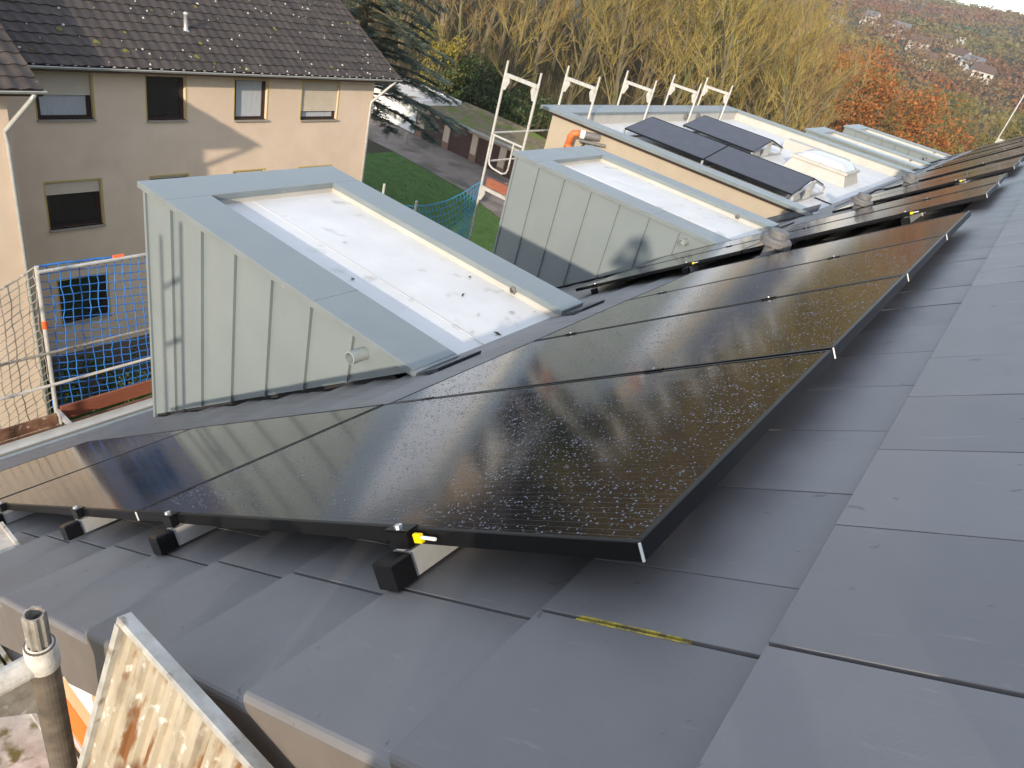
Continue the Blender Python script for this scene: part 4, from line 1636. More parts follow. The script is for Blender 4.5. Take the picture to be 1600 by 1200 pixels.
# roof of overlapping pantiles
NP = radians(25.5)
NEX, NEZ = -18.46, -4.12
nroof = MB()
rl = 6.3
def NR(s, y, w):                # up the slope, along, above
    return Vector((NEX - s * cos(NP) - w * -sin(NP) * 1.0, y, NEZ + s * sin(NP) + w * cos(NP)))
nroof.box((0, 4.2, -.16), (rl, 18.05, -.03), lambda s, y, w: NR(s, y, w))
xr_, zr_ = NR(rl, 0, -.03).x, NR(rl, 0, -.03).z
nroof.hexa([(xr_ - 6, 4.2, zr_ - 3.0), (xr_ - .01, 4.2, zr_ - .15), (xr_ - .01, 18.05, zr_ - .15), (xr_ - 6, 18.05, zr_ - 3.0),
            (xr_ - 6, 4.2, zr_ - 2.85), (xr_ - .01, 4.2, zr_), (xr_ - .01, 18.05, zr_), (xr_ - 6, 18.05, zr_ - 2.85)])
nro = obj('roof', nroof, MT['brownwood'], nb)


def pantile():
    mb = MB()
    W, Lh, n = .300, .40, 8
    for j, (s, w) in enumerate(((0, .034), (Lh, .006))):
        for i in range(n + 1):
            t = i / n
            z = w + .030 * (0.5 + 0.5 * cos(2 * pi * (t - .25))) ** 1.3 - .008 * sin(pi * t)
            mb.v.append((s, t * W, z))
    for i in range(n):
        mb.f.append((i, i + 1, n + 2 + i, n + 1 + i)[::-1])
    b = len(mb.v)
    for i in range(n + 1):
        v = mb.v[i]
        mb.v.append((v[0] + .004, v[1], v[2] - .024))
    for i in range(n):
        mb.f.append((i, b + i, b + i + 1, i + 1)[::-1])
    return mb


ptb = pantile()
ptm = ptb.mesh('pantile', MT['pantile'], False)
NMAT = Matrix((Vector((-cos(NP), 0, sin(NP))), Vector((0, 1, 0)), Vector((sin(NP), 0, cos(NP))))).transposed().to_4x4()
pl_ = []
for r in range(18):
    for c in range(46):
        y = 4.25 + c * .300
        pl_.append((r * .345, y))
def pscore(t):
    q = proj(NR(t[0] + .17, t[1] + .15, .04))
    if not q or not (-20 < q[0] < 1620 and -20 < q[1] < 1220):
        return 1e9
    return q[2]
pl_.sort(key=pscore)
pf = MB()
for i, (s, y) in enumerate(pl_):
    mm = NMAT @ Matrix.Rotation(radians(rng.gauss(0, .5)), 4, 'Z') @ Matrix.Rotation(radians(rng.gauss(0, .5)), 4, 'X')
    mm.translation = NR(s - .03, y, .0) + Vector((0, 0, rng.uniform(-.004, .004)))
    if i < 280:
        o = obj('pantile', ptm, None, nro)
        mm.translation = mm.translation - world_off(nb)
        o.matrix_local = mm
    else:
        pf.add(ptb, mm)
obj('pantile_field', pf, MT['pantile'], nro, kind='stuff')


def lumps(n, mtl, lo, hi, name):
    mb = MB()
    for i in range(n):
        s, y = rng.uniform(0, 6), rng.uniform(4.4, 17.9)
        if rng.random() < .35:
            s = rng.uniform(0, .5) if rng.random() < .5 else rng.uniform(2.5, 6)
        R_ = rng.uniform(lo, hi)
        c = NR(s, y, .055)
        k = 7
        top = c + Vector((.012, 0, .022))
        ring_ = [c + Vector((-cos(NP) * R_ * cos(2 * pi * q / k) * rng.uniform(.6, 1.2), R_ * sin(2 * pi * q / k) * rng.uniform(.6, 1.2), sin(NP) * R_ * cos(2 * pi * q / k) - .012)) for q in range(k)]
        for q in range(k):
            mb.poly([ring_[q], ring_[(q + 1) % k], top])
    o = obj(name, mb, mtl, nro, kind='stuff')


lumps(170, MT['lichen'], .010, .040, 'lichen_spots')
lumps(60, MT['moss'], .03, .10, 'moss_cushions')
# white mortar ends over the gutter
m = MB()
for c in range(46):
    y = 4.25 + c * .3 + .10
    m.cbox((NEX + .005, y - .03, NEZ - .01), (NEX + .035, y + .03, NEZ + .035), .006)
o = obj('eave_tile_ends', m, MT['lichen'], nro, kind='stuff')
m = MB()
gp = [(.065 * cos(a), -.065 * sin(a)) for a in [pi * i / 8 for i in range(9)]]
for i in range(8):
    a, b = gp[i], gp[i + 1]
    m.poly([(NEX + .03 + a[0], 4.3, NEZ - .03 + a[1]), (NEX + .03 + a[0], 18.1, NEZ - .03 + a[1]), (NEX + .03 + b[0], 18.1, NEZ - .03 + b[1]), (NEX + .03 + b[0], 4.3, NEZ - .03 + b[1])])
m.tube([(NEX + .098, 4.3, NEZ - .03), (NEX + .098, 18.1, NEZ - .03)], .012, 6)
obj('gutter', m, MT['gutter'], nb)
m = MB()
m.tube([(NEX + .02, 17.85, NEZ - .09), (NEX - .05, 17.80, NEZ - .2), (NX + .07, 17.30, -5.05), (NX + .07, 17.27, -5.25), (NX + .07, 17.27, GZ)], .048, 10)
for z in (-6.5, -9, -11.5):
    m.tube([(NX + .07, 17.27, z), (NX + .07, 17.27, z + .05)], .056, 10)
obj('downpipe', m, MT['gutter'], nb, smooth=True)
m = MB()
c = NR(1.55, 10.95, 0)
m.lathe([(.11, -.02), (.055, .08), (.052, .42), (.07, .43), (.07, .47), (.02, .50)], c, 12)
obj('vent_pipe', m, MT['gutter'], nb, smooth=True)
m = MB()
m.hexa([NR(-.02, 18.04, -.16), NR(rl, 18.04, -.16), NR(rl, 18.08, -.16), NR(-.02, 18.08, -.16), NR(-.02, 18.04, .03), NR(rl, 18.04, .03), NR(rl, 18.08, .03), NR(-.02, 18.08, .03)])
obj('verge_board', m, MT['brownwood'], nb)
m = MB()
m.box((NX - .02, 4.3, NEZ - .16), (NEX, 18.0, NEZ - .10))
obj('soffit', m, MT['brownwood'], nb)

# wing that steps forward at the left
wg = empty('house_wing', (-20, 0, GZ), 'sunlit beige house wing at the left picture edge', 'house')
WX = -16.5
m = wall_grid(WX, -12, 5.12, GZ, -3.85, [(-1.2, .1, -5.5, -4.4), (-1.2, .1, -8.4, -7.1), (-1.2, .1, -11.3, -10.0)], .14, 'x')
m.poly([(WX, 5.12, GZ), (-26, 5.12, GZ), (-26, 5.12, -3.85), (-21, 5.12, -1.5), (WX, 5.12, -3.85)])
obj('wall', m, MT['facade'], wg)
for z0, z1 in ((-5.5, -4.4), (-8.4, -7.1), (-11.3, -10.0)):
    window(-1.2, .1, z0, z1, .2, 'dark', WX, wg)
m = MB()
wr = lambda s, y, w: Vector((-15.98 - s * cos(NP), y, -3.98 + s * sin(NP) + w))
m.box((0, -12, -.13), (5.8, 5.62, -.02), wr)
obj('roof', m, MT['brownwood'], wg)
pf = MB()
for r in range(16):
    for c in range(58):
        mm = NMAT.copy()
        mm.translation = wr(r * .345 - .03, 5.32 - c * .3, .0)
        pf.add(ptb, mm)
o = obj('pantile_field', pf, MT['pantile'], wg, kind='stuff')
m = MB()
for i in range(8):
    a, b = gp[i], gp[i + 1]
    m.poly([(-15.95 + a[0], -12, -4.0 + a[1]), (-15.95 + a[0], 5.66, -4.0 + a[1]), (-15.95 + b[0], 5.66, -4.0 + b[1]), (-15.95 + b[0], -12, -4.0 + b[1])])
m.tube([(-15.885, -12, -4.0), (-15.885, 5.66, -4.0)], .012, 6)
m.poly([(-15.95 + p[0], 5.66, -4.0 + p[1]) for p in gp])
obj('gutter', m, MT['gutter'], wg)
m = MB()
m.tube([(-15.95, 5.45, -4.06), (-16.02, 5.40, -4.2), (WX + .06, 5.0, -4.95), (WX + .06, 5.02, -5.2), (WX + .06, 5.02, GZ)], .045, 10)
obj('downpipe', m, MT['gutter'], wg, smooth=True)
m = MB()
m.box((WX - .1, -12, -4.12), (-15.98, 5.6, -4.10))
obj('soffit', m, MT['brownwood'], wg)

# ------------------------------------------------------------------ garages
gs = empty('garage_row', (-31, 44, GZ), 'low row of garages with brown doors and mossy flat roof', 'garages')
GD = [(-38.85, -36.70), (-36.10, -33.77), (-33.20, -30.96), (-30.35, -28.1), (-27.5, -25.25), (-24.65, -22.4)]
obj('front_wall', wall_grid(42.0, -39.6, -21.8, GZ, -11.62, [(a, b, GZ, -11.80) for a, b in GD], .18, 'y'), MT['garage_wall'], gs)
for a, b in GD:
    m = MB()
    n = 9
    for i in range(n):
        x0 = a + (b - a) * i / n
        x1 = a + (b - a) * (i + 1) / n - .008
        m.cbox((x0, 42.12, GZ + .02), (x1, 42.16, -11.80), .01)
    m.box((a, 42.165, GZ + .02), (b, 42.18, -11.8))
    m.box(((a + b) / 2 - .06, 42.09, GZ + .95), ((a + b) / 2 + .06, 42.119, GZ + 1.0))
    obj('garage_door', m, MT['garage_door'], gs)
xs2 = [-39.6] + [q for ab in GD for q in ab] + [-21.8]
for i in range(0, len(xs2), 2):
    m = MB()
    m.box((xs2[i] + .002, 41.975, GZ), (xs2[i + 1] - .002, 41.998, GZ + .55))
    obj('plinth', m, MT['garage_plinth'], gs)
m = MB()
m.box((-39.6, 42.4, GZ), (-39.4, 47.6, -11.62))
m.box((-22.0, 42.4, GZ), (-21.8, 47.6, -11.62))
m.box((-39.6, 47.6, GZ), (-21.8, 47.8, -11.62))
obj('side_walls', m, MT['garage_wall'], gs)
m = MB()
m.cbox((-39.75, 41.80, -11.615), (-21.6, 47.95, -11.50), .02)
obj('roof_slab', m, MT['garage_wall'], gs)
m = MB()
m.box((-39.80, 41.70, -11.56), (-21.6, 41.795, -11.40))
m.box((-39.80, 41.796, -11.499), (-39.68, 48.0, -11.40))
obj('fascia', m, MT['gutter'], gs)
m = MB()
for i in range(36):
    for j in range(14):
        x, y = -39.66 + i * .5, 41.80 + j * .44
        m.v.append((x, y, -11.44 + .06 * sin(i * .7 + j) * sin(j * .9) * .3 + rng.uniform(0, .02) + .30 * sstep(4.5, 6, j * .44) * (1 - sstep(10, 22, i))))
for i in range(35):
    for j in range(13):
        a = i * 14 + j
        m.f.append((a, a + 14, a + 15, a + 1))
obj('mossy_cover', m, MT['mossroof'], gs, smooth=True)
gw_ = empty('white_garage', (-44, 44, GZ), 'garage with higher white flat roof, partly behind the cedar', 'garage')
m = MB()
m.box((-48, 42.2, GZ), (-40.0, 46.4, -11.45))
obj('walls', m, MT['white'], gw_)
m = MB()
m.cbox((-48.2, 41.6, -11.448), (-39.45, 46.8, -11.18), .02)
obj('roof_slab', m, MT['white'], gw_)
for i, (a, b) in enumerate(((-48.1, -44.1), (-43.9, -39.6))):
    m = MB()
    m.box((a, 41.75, -11.179), (b, 46.65, -11.165))
    obj('roof_sheet', m, MT['whiteroof'], gw_)
m = MB()
m.box((-48.2, 46.55, -11.178), (-39.45, 46.8, -11.06))
m.box((-39.6, 41.6, -11.178), (-39.45, 46.549, -11.06))
obj('parapet', m, MT['white'], gw_)
m = MB()
m.lathe([(.16, 0), (.15, .75), (.10, .82), (0, .83)], (-37.9, 39.2, GZ + .02), 12)
tag(obj('concrete_bollard', m, MT['sill'], smooth=True), 'short pale bollard on the paved yard before the garages', 'bollard')

# ------------------------------------------------------------------ vegetation
def rdir(r):
    while True:
        v = Vector((r.uniform(-1, 1), r.uniform(-1, 1), r.uniform(-1, 1)))
        if .1 < v.length < 1:
            return v.normalized()


def bare_tree(seed, h, slim=1.0, n1=13, n2=5, n3=4, n4=5, leaf=0, twig_r=.018):
    r = random.Random(seed)
    wood, tw, lf = MB(), MB(), MB()
    lean = Vector((r.uniform(-.06, .06), r.uniform(-.06, .06), 0))
    pts, rad = [], []
    p = Vector((0, 0, -.3))
    d = Vector((0, 0, 1))
    N_ = 8
    r0 = h * .0150
    for i in range(N_ + 1):
        pts.append(p.copy())
        rad.append(r0 * (1 - .9 * i / N_) + .012)
        d = (d + lean * .5 + Vector((r.uniform(-.09, .09), r.uniform(-.09, .09), 0))).normalized()
        p = p + d * (h / N_)
    wood.tube(pts, rad, 6, False)

    def at_(t):
        x = t * N_
        i = min(int(x), N_ - 1)
        return pts[i].lerp(pts[i + 1], x - i), rad[i]

    def branch(p0, d0, ln, r1, seg, up, mb, n):
        q, rr = [p0.copy()], [r1]
        d = d0.normalized()
        p = p0.copy()
        for i in range(seg):
            d = (d + Vector((r.uniform(-.22, .22), r.uniform(-.22, .22), up + r.uniform(-.1, .14)))).normalized()
            p = p + d * (ln / seg)
            q.append(p.copy())
            rr.append(r1 * (1 - .8 * (i + 1) / seg) + .004)
        mb.tube(q, rr, n, False)
        return q
    for i in range(n1):
        t = .22 + .74 * (i + r.random()) / n1
        p0, pr_ = at_(t)
        a = i * 2.4 + r.uniform(-.5, .5)
        el = r.uniform(.5, 1.0) + t * .35
        d0 = Vector((cos(a) * slim, sin(a) * slim, el))
        ln = h * (.40 - .24 * t) * r.uniform(.8, 1.2)
        q1 = branch(p0, d0, ln, pr_ * .45 + .008, 4, .10, wood, 4)
        for j in range(n2):
            k = r.randint(1, 4)
            p1 = q1[k].lerp(q1[k - 1], r.random())
            d1 = (q1[k] - q1[k - 1]).normalized() + rdir(r) * .85 + Vector((0, 0, .25))
            q2 = branch(p1, d1, ln * r.uniform(.32, .6), .026, 3, .12, tw, 3)
            for l in range(n3):
                k = r.randint(1, 3)
                p2 = q2[k].lerp(q2[k - 1], r.random())
                d2 = (q2[k] - q2[k - 1]).normalized() + rdir(r) * .8 + Vector((0, 0, .25))
                q3 = branch(p2, d2, ln * r.uniform(.16, .34), twig_r, 2, .10, tw, 3)
                for s in range(n4):
                    k = r.randint(1, 2)
                    p3 = q3[k].lerp(q3[k - 1], r.random())
                    d3 = ((q3[k] - q3[k - 1]).normalized() + rdir(r) * .9 + Vector((0, 0, .2))).normalized()
                    l4 = r.uniform(.3, .9)
                    w = rdir(r).cross(d3).normalized() * r.uniform(.010, .018)
                    tw.poly([p3 - w, p3 + w, p3 + d3 * l4 + rdir(r) * .05])
                for s in range(leaf):
                    c = q3[r.randint(1, 2)] + rdir(r) * r.uniform(.05, .4)
                    a1 = rdir(r)
                    b1 = rdir(r).cross(a1).normalized()
                    z_ = r.uniform(.07, .16)
                    lf.poly([c - a1 * z_, c + b1 * z_ * .6, c + a1 * z_, c - b1 * z_ * .6])
    return wood, tw, lf


def leafy_tree(seed, h, wid, nleaf, size, sparse=.0, nb=11):
    r = random.Random(seed)
    wood, lf = MB(), MB()
    pts = [Vector((0, 0, -.3)), Vector((r.uniform(-.2, .2), r.uniform(-.2, .2), h * .3)), Vector((r.uniform(-.5, .5), r.uniform(-.5, .5), h * .6)), Vector((r.uniform(-.6, .6), r.uniform(-.6, .6), h * .92))]
    wood.tube(pts, [h * .02, h * .016, h * .010, .02], 6, False)
    cl = []
    for i in range(nb):
        t = .28 + .62 * i / nb
        x = t * 3
        k = min(int(x), 2)
        p0 = pts[k].lerp(pts[k + 1], x - k)
        a = i * 2.4 + r.uniform(-.5, .5)
        prof = sin(pi * min(1, max(.05, (t - .12) / .86))) ** .6
        ln = wid * .5 * prof * r.uniform(.75, 1.15)
        p2 = p0 + Vector((cos(a) * ln, sin(a) * ln, ln * r.uniform(.25, .75)))
        mid = p0.lerp(p2, .5) + rdir(r) * ln * .12
        wood.tube([p0, mid, p2], [h * .007, h * .005, .015], 4, False)
        for s in range(4):
            q = mid.lerp(p2, r.uniform(-.2, 1.05)) + rdir(r) * ln * .32
            wood.tube([mid.lerp(p2, r.random()), q], [.03, .012], 3, False)
            cl.append((q, ln * r.uniform(.22, .42) + .25))
        cl.append((p2, ln * .35 + .3))
    cl.append((pts[3], wid * .13))
    cl.append((pts[3] - Vector((0, 0, h * .1)), wid * .18))
    per = max(4, nleaf // len(cl))
    for c, R_ in cl:
        for i in range(int(per * r.uniform(.5, 1.5))):
            d = rdir(r)
            q = c + Vector((d.x, d.y, d.z * .75)) * R_ * (r.random() ** .45)
            a1 = rdir(r)
            b1 = rdir(r).cross(a1).normalized()
            z_ = size * r.uniform(.6, 1.4)
            lf.poly([q - a1 * z_, q + b1 * z_ * .7, q + a1 * z_, q - b1 * z_ * .7])
    return wood, lf


def tree_thing(name, proto, x, y, rz, sc, label, cat, group):
    """proto: list of (part name, mesh)"""
    r = empty(name, (x, y, terrain(x, y)), label, cat, group)
    r.rotation_euler = (0, 0, rz)
    r.scale = (sc, sc, sc * rng.uniform(.92, 1.08))
    for n, me in proto:
        o = bpy.data.objects.new(n, me)
        COL.objects.link(o)
        o.parent = r
    return r


bare = []
for i in range(7):
    hh = [15, 16, 17, 15.5, 18, 14, 16.5][i]
    w_, t_, l_ = bare_tree(100 + i, hh, slim=[.75, .9, .7, 1.0, .65, .9, .8][i], leaf=[0, 1, 0, 0, 1, 0, 0][i])
    pr_ = [('trunk', w_.mesh('trunk', MT['bark'])), ('crown', t_.mesh('crown', MT['twig'] if i % 3 else MT['twig_tan']))]
    if l_.v:
        pr_.append(('leaves', l_.mesh('leaves', MT['leaf_yellow'])))
    bare.append(pr_)


def pol(az, r):
    a = radians(az)
    return -r * sin(a), r * cos(a)


WG = 'bare trees of the wood behind the garages'
spots = []
tr_ = random.Random(5)
tries = 0
while len(spots) < 150 and tries < 6000:
    tries += 1
    az = tr_.uniform(14.5, 52)
    q = tr_.random()
    r = 52 + 62 * q ** 1.25
    x, y = pol(az, r)
    if y < 50.5 and x < -19.5:
        continue
    if y < 47:
        continue
    if any((x - a) ** 2 + (y - b) ** 2 < (2.3 + .02 * r) ** 2 for a, b in spots):
        continue
    spots.append((x, y))
spots.sort(key=lambda p: atan2(-p[0], p[1]), reverse=True)
AZN = ['behind the white garage roof', 'behind the mossy garage roof', 'behind the tall scaffold frame', 'behind the second scaffold frame', 'behind the middle scaffold frames', 'above the wide flat roof', 'left of the orange trees']
NUM = ['first', 'second', 'third', 'fourth', 'fifth', 'sixth', 'seventh', 'eighth', 'ninth', 'tenth', 'eleventh', 'twelfth', 'thirteenth', 'fourteenth', 'fifteenth', 'sixteenth', 'seventeenth', 'eighteenth', 'nineteenth', 'twentieth', 'twenty-first', 'twenty-second', 'twenty-third']
seen = {}


def nth(key):
    seen[key] = seen.get(key, -1) + 1
    return NUM[min(seen[key], len(NUM) - 1)]


for i, (x, y) in enumerate(spots):
    az = math.degrees(atan2(-x, y))
    r = sqrt(x * x + y * y)
    loc = AZN[0] if az > 43 else AZN[1] if az > 39 else AZN[2] if az > 34.5 else AZN[3] if az > 31 else AZN[4] if az > 24.5 else AZN[5] if az > 18 else AZN[6]
    dep = 'at the wood edge' if r < 62 else 'deeper in the wood' if r < 80 else 'far back in the wood'
    k = tr_.randrange(7)
    sc = tr_.uniform(.85, 1.18)
    if az < 19:
        sc *= .82
    tree_thing('bare_tree', bare[k], x, y, tr_.uniform(0, 6.28), sc, 'bare tree, %s from left, %s %s' % (nth(loc + dep), dep, loc), 'tree', WG)

# undergrowth: thin stems and brush nobody could count
ug = MB()
ur = random.Random(9)
for i in range(9000):
    az = ur.uniform(15, 52)
    r = 50 + 55 * ur.random() ** 1.3
    x, y = pol(az, r)
    if y < 49.2:
        continue
    z = terrain(x, y)
    h_ = ur.uniform(1.5, 5.5)
    w = ur.uniform(.012, .035)
    a = ur.uniform(0, pi)
    lx, ly = ur.uniform(-.25, .25) * h_, ur.uniform(-.25, .25) * h_
    p0, p1 = Vector((x, y, z)), Vector((x + lx, y + ly, z + h_))
    md = p0.lerp(p1, .5) + Vector((ur.uniform(-.2, .2), ur.uniform(-.2, .2), 0))
    e = Vector((cos(a), sin(a), 0)) * w
    ug.poly([p0 - e, p0 + e, md + e * .7, md - e * .7])
    ug.poly([md - e * .7, md + e * .7, p1])
    for s in range(4):
        q = p0.lerp(p1, ur.uniform(.3, 1))
        d = rdir(ur) + Vector((0, 0, .5))
        ug.poly([q - e * .4, q + e * .4, q + d * ur.uniform(.4, 1.1)])
tag(obj('undergrowth', ug, MT['under']), 'tangle of thin stems filling the wood', 'undergrowth', None, 'stuff')

shrub = []
for i in range(3):
    w_, l_ = leafy_tree(300 + i, [3.2, 2.4, 4.2][i], [3.4, 3.0, 3.0][i], 1500, .10, nb=9)
    shrub.append([('stem', w_.mesh('stem', MT['bark'])), ('foliage', l_.mesh('foliage', MT['leaf_green']))])
for i in range(30):
    x = -46 + i * .95 + tr_.uniform(-.4, .4)
    y = 49.2 + tr_.uniform(0, 4.0)
    tree_thing('shrub', shrub[i % 3], x, y, tr_.uniform(0, 6), tr_.uniform(.7, 1.3), 'dark green shrub, %s from left, %s' % (nth('sh' + str(0 if x < -39.5 else 1 if x < -30 else 2)), 'behind the white garage' if x < -39.5 else 'behind the mossy garage roof' if x < -30 else 'right of the tall scaffold frame'), 'shrub', 'shrubs at the foot of the wood')
w_, l_ = leafy_tree(340, 6.5, 4.6, 2200, .09, nb=10)
yl = [('trunk', w_.mesh('trunk', MT['bark'])), ('crown', l_.mesh('crown', MT['leaf_yellow']))]
tree_thing('small_tree', yl, -44.5, 48.8, .4, 1.15, 'small yellow-leaved tree above the white garage roof', 'tree', None)
tree_thing('small_tree', yl, -24.2, 49.0, 2.0, .55, 'low yellow-green bush left of the wide flat roof', 'bush', None)

# orange oaks
for i, (az, r, h_, wd, l) in enumerate(((14.0, 86, 13.2, 12.0, 'large orange-leaved tree, left one of the orange pair'), (9.6, 80, 11.8, 11.5, 'orange-leaved tree right of the larger orange tree'),
                                        (6.4, 82, 10.2, 8.5, 'lower orange tree at the right of the orange group'), (15.8, 100, 10.5, 8.5, 'thin brownish-orange tree left of the orange pair'))):
    w_, l_ = leafy_tree(400 + i, h_, wd, [4600, 4600, 3000, 2600][i], .15, nb=17)
    x, y = pol(az, r)
    tree_thing('orange_tree', [('trunk', w_.mesh('trunk', MT['bark'])), ('crown', l_.mesh('crown', MT['leaf_orange']))], x, y, i * 1.3, 1, l, 'tree', 'orange autumn trees')

# olive and green trees between the roof and the hill
olive = []
for i in range(4):
    w_, l_ = leafy_tree(500 + i, [9, 11, 8, 10][i], [7, 7.5, 8, 5.5][i], 2600, .16, nb=13)
    olive.append([('trunk', w_.mesh('trunk', MT['bark'])), ('crown', l_.mesh('crown', MT['leaf_olive'] if i != 2 else MT['leaf_green']))])
sp2 = []
tries = 0
while len(sp2) < 80 and tries < 5000:
    tries += 1
    az = tr_.uniform(-9, 21)
    r = 72 + 170 * tr_.random()
    x, y = pol(az, r)
    if r < 98 and 4.5 < az < 17:
        continue
    if any((x - a) ** 2 + (y - b) ** 2 < (4.0 + .012 * r) ** 2 for a, b in sp2):
        continue
    sp2.append((x, y))
sp2.sort(key=lambda p: atan2(-p[0], p[1]), reverse=True)
for i, (x, y) in enumerate(sp2):
    az = math.degrees(atan2(-x, y))
    r = sqrt(x * x + y * y)
    k = tr_.choice((0, 1, 3, 0, 1, 3, 2))
    tone = 'dark green' if k == 2 else 'olive autumn'
    loc = 'behind the orange trees' if az > 4.5 else 'at the right picture edge' if az > -2 else 'right of the picture'
    dep = 'in the near valley' if r < 130 else 'in the middle valley' if r < 190 else 'at the hill foot'
    tree_thing('valley_tree', olive[k], x, y, tr_.uniform(0, 6.28), tr_.uniform(.75, 1.15) * (.8 if r < 110 else 1.0),
               '%s tree, %s from left, %s %s' % (tone, nth(tone + loc + dep), dep, loc), 'tree', 'trees in the valley')
# a few bare trees also stand right of the wood
for i in range(16):
    az = 16 - 14 * (i + tr_.random()) / 16
    x, y = pol(az, tr_.uniform(100, 150))
    tree_thing('bare_tree', bare[i % 7], x, y, i, tr_.uniform(.55, .75), 'bare valley tree behind the orange trees, %s from left' % NUM[i], 'tree', 'bare valley trees')

# blue cedar at the corner of the beige house
cw, cn = MB(), MB()
cr_ = random.Random(77)
H_ = 17.0
cw.tube([(0, 0, -.3), (.1, .1, 5), (0, .1, 10), (.1, 0, H_)], [.32, .26, .16, .03], 8, False)
for i in range(120):
    t = .36 + .63 * i / 120
    z = t * H_
    a = i * 2.399 + cr_.uniform(-.3, .3)
    ln = (7.2 * (1 - t) ** .70 + .8) * cr_.uniform(.72, 1.1)
    d = Vector((cos(a), sin(a), 0))
    side = Vector((-sin(a), cos(a), 0))
    pts = [Vector((0, 0, z)) + d * ln * s + Vector((0, 0, ln * (.16 * s - .30 * s * s))) for s in (0, .3, .6, .85, 1)]
    cw.tube(pts, [.06, .05, .035, .02, .008], 4, False)
    for j in range(int(16 + ln * 17)):
        s = cr_.uniform(.18, 1.0)
        k = min(3, int(s * 4))
        base = pts[k].lerp(pts[k + 1], s * 4 - k if k < 3 else min(1, (s - .75) * 4))
        sl_ = cr_.uniform(.35, .95) * (1.15 - s * .5)
        sd = (side * cr_.choice((-1, 1)) * cr_.uniform(.4, 1) + d * cr_.uniform(.2, .9)).normalized()
        tipv = base + sd * sl_ + Vector((0, 0, -.22 * sl_ * cr_.uniform(.3, 1.8)))
        cn.poly([base + Vector((0, 0, .012)), base - Vector((0, 0, .012)), tipv])
        nn_ = 9
        for q in range(nn_):
            c = base.lerp(tipv, (q + .5) / nn_)
            w = sd.cross(Vector((0, 0, 1))).normalized()
            for sg in (-1, 1):
                e = c + (w * sg * cr_.uniform(.6, 1) + sd * .7 + Vector((0, 0, cr_.uniform(-.15, .35)))).normalized() * cr_.uniform(.12, .26)
                cn.poly([c - sd * .038, c + sd * .038, e])
cx_, cy_ = -28.6, 25.2
r = empty('cedar_tree', (cx_, cy_, terrain(cx_, cy_)), 'blue-grey cedar with drooping branches at the corner of the beige house', 'tree')
for n, mm in (('trunk', cw.mesh('trunk', MT['bark'])), ('crown', cn.mesh('crown', MT['cedar']))):
    o = bpy.data.objects.new(n, mm)
    COL.objects.link(o)
    o.parent = r
# garden shrubs along the beige house
for i, (x, y, s, l) in enumerate(((-17.6, 7.6, .45, 'small bush below the ground-floor window of the beige house'), (-17.2, 9.4, .6, 'bush behind the blue net, beside the dormer edge'), (-17.8, 5.9, .5, 'bush at the inner corner of the beige house'))):
    tree_thing('garden_bush', shrub[i % 3], x, y, i, s, l, 'bush', 'bushes along the beige house')

# ------------------------------------------------------------------ wooded hill and its houses
fw = MB()
fr_ = random.Random(21)
for i in range(11500):
    az = fr_.uniform(-14, 44)
    r = sqrt(fr_.uniform(225 ** 2, 1180 ** 2))
    x, y = pol(az, r)
    z = terrain(x, y)
    R_ = fr_.uniform(3.2, 5.6)
    h_ = fr_.uniform(5.5, 10)
    n = 34 if r < 520 else 22
    for k in range(n):
        d = rdir(fr_)
        c = Vector((x, y, z + h_ * .55)) + Vector((d.x * R_, d.y * R_, abs(d.z) * h_ * .5 - .1 * h_)) * fr_.uniform(.75, 1.08)
        a1 = rdir(fr_)
        b1 = rdir(fr_).cross(a1)
        s = fr_.uniform(.5, 1.15) * (1 if r < 520 else 1.35)
        fw.poly([c - a1 * s, c + a1 * s * .6 + b1 * s * .5, c + a1 * s * .2 - b1 * s])
tag(obj('hillside_woodland', fw, MT['farwood']), 'autumn woodland covering the far hillside', 'woodland', None, 'stuff')


def far_house(x, y, rz, w, d, h_, rh, mr, label):
    z = terrain(x, y) - 1.5
    r = empty('hillside_house', (x, y, z), label, 'house', 'houses on the far hillside')
    r.rotation_euler = (0, 0, rz)
    m = MB()
    m.box((-w / 2, -d / 2, -3), (w / 2, d / 2, h_))
    m.poly([(-w / 2, -d / 2, h_), (-w / 2, d / 2, h_), (-w / 2, 0, h_ + rh)])
    m.poly([(w / 2, -d / 2, h_), (w / 2, 0, h_ + rh), (w / 2, d / 2, h_)])
    obj('wall', m, MT['house_white'], r, local=True)
    m = MB()
    for s in (-1, 1):
        m.hexa([(-w / 2 - .4, s * (d / 2 + .5), h_ - .35), (w / 2 + .4, s * (d / 2 + .5), h_ - .35), (w / 2 + .4, s * .02, h_ + rh), (-w / 2 - .4, s * .02, h_ + rh),
                (-w / 2 - .4, s * (d / 2 + .5), h_ - .1), (w / 2 + .4, s * (d / 2 + .5), h_ - .1), (w / 2 + .4, s * .02, h_ + rh + .25), (-w / 2 - .4, s * .02, h_ + rh + .25)])
    obj('roof', m, mr, r, local=True)
    for fl in range(int(h_ // 2.7)):
        for q in (-.3, 0, .3):
            m = MB()
            m.box((q * w - .6, -d / 2 - .04, fl * 2.7 + .9), (q * w + .6, -d / 2 + .02, fl * 2.7 + 2.2))
            obj('window', m, MT['glass_dark'], r, local=True)


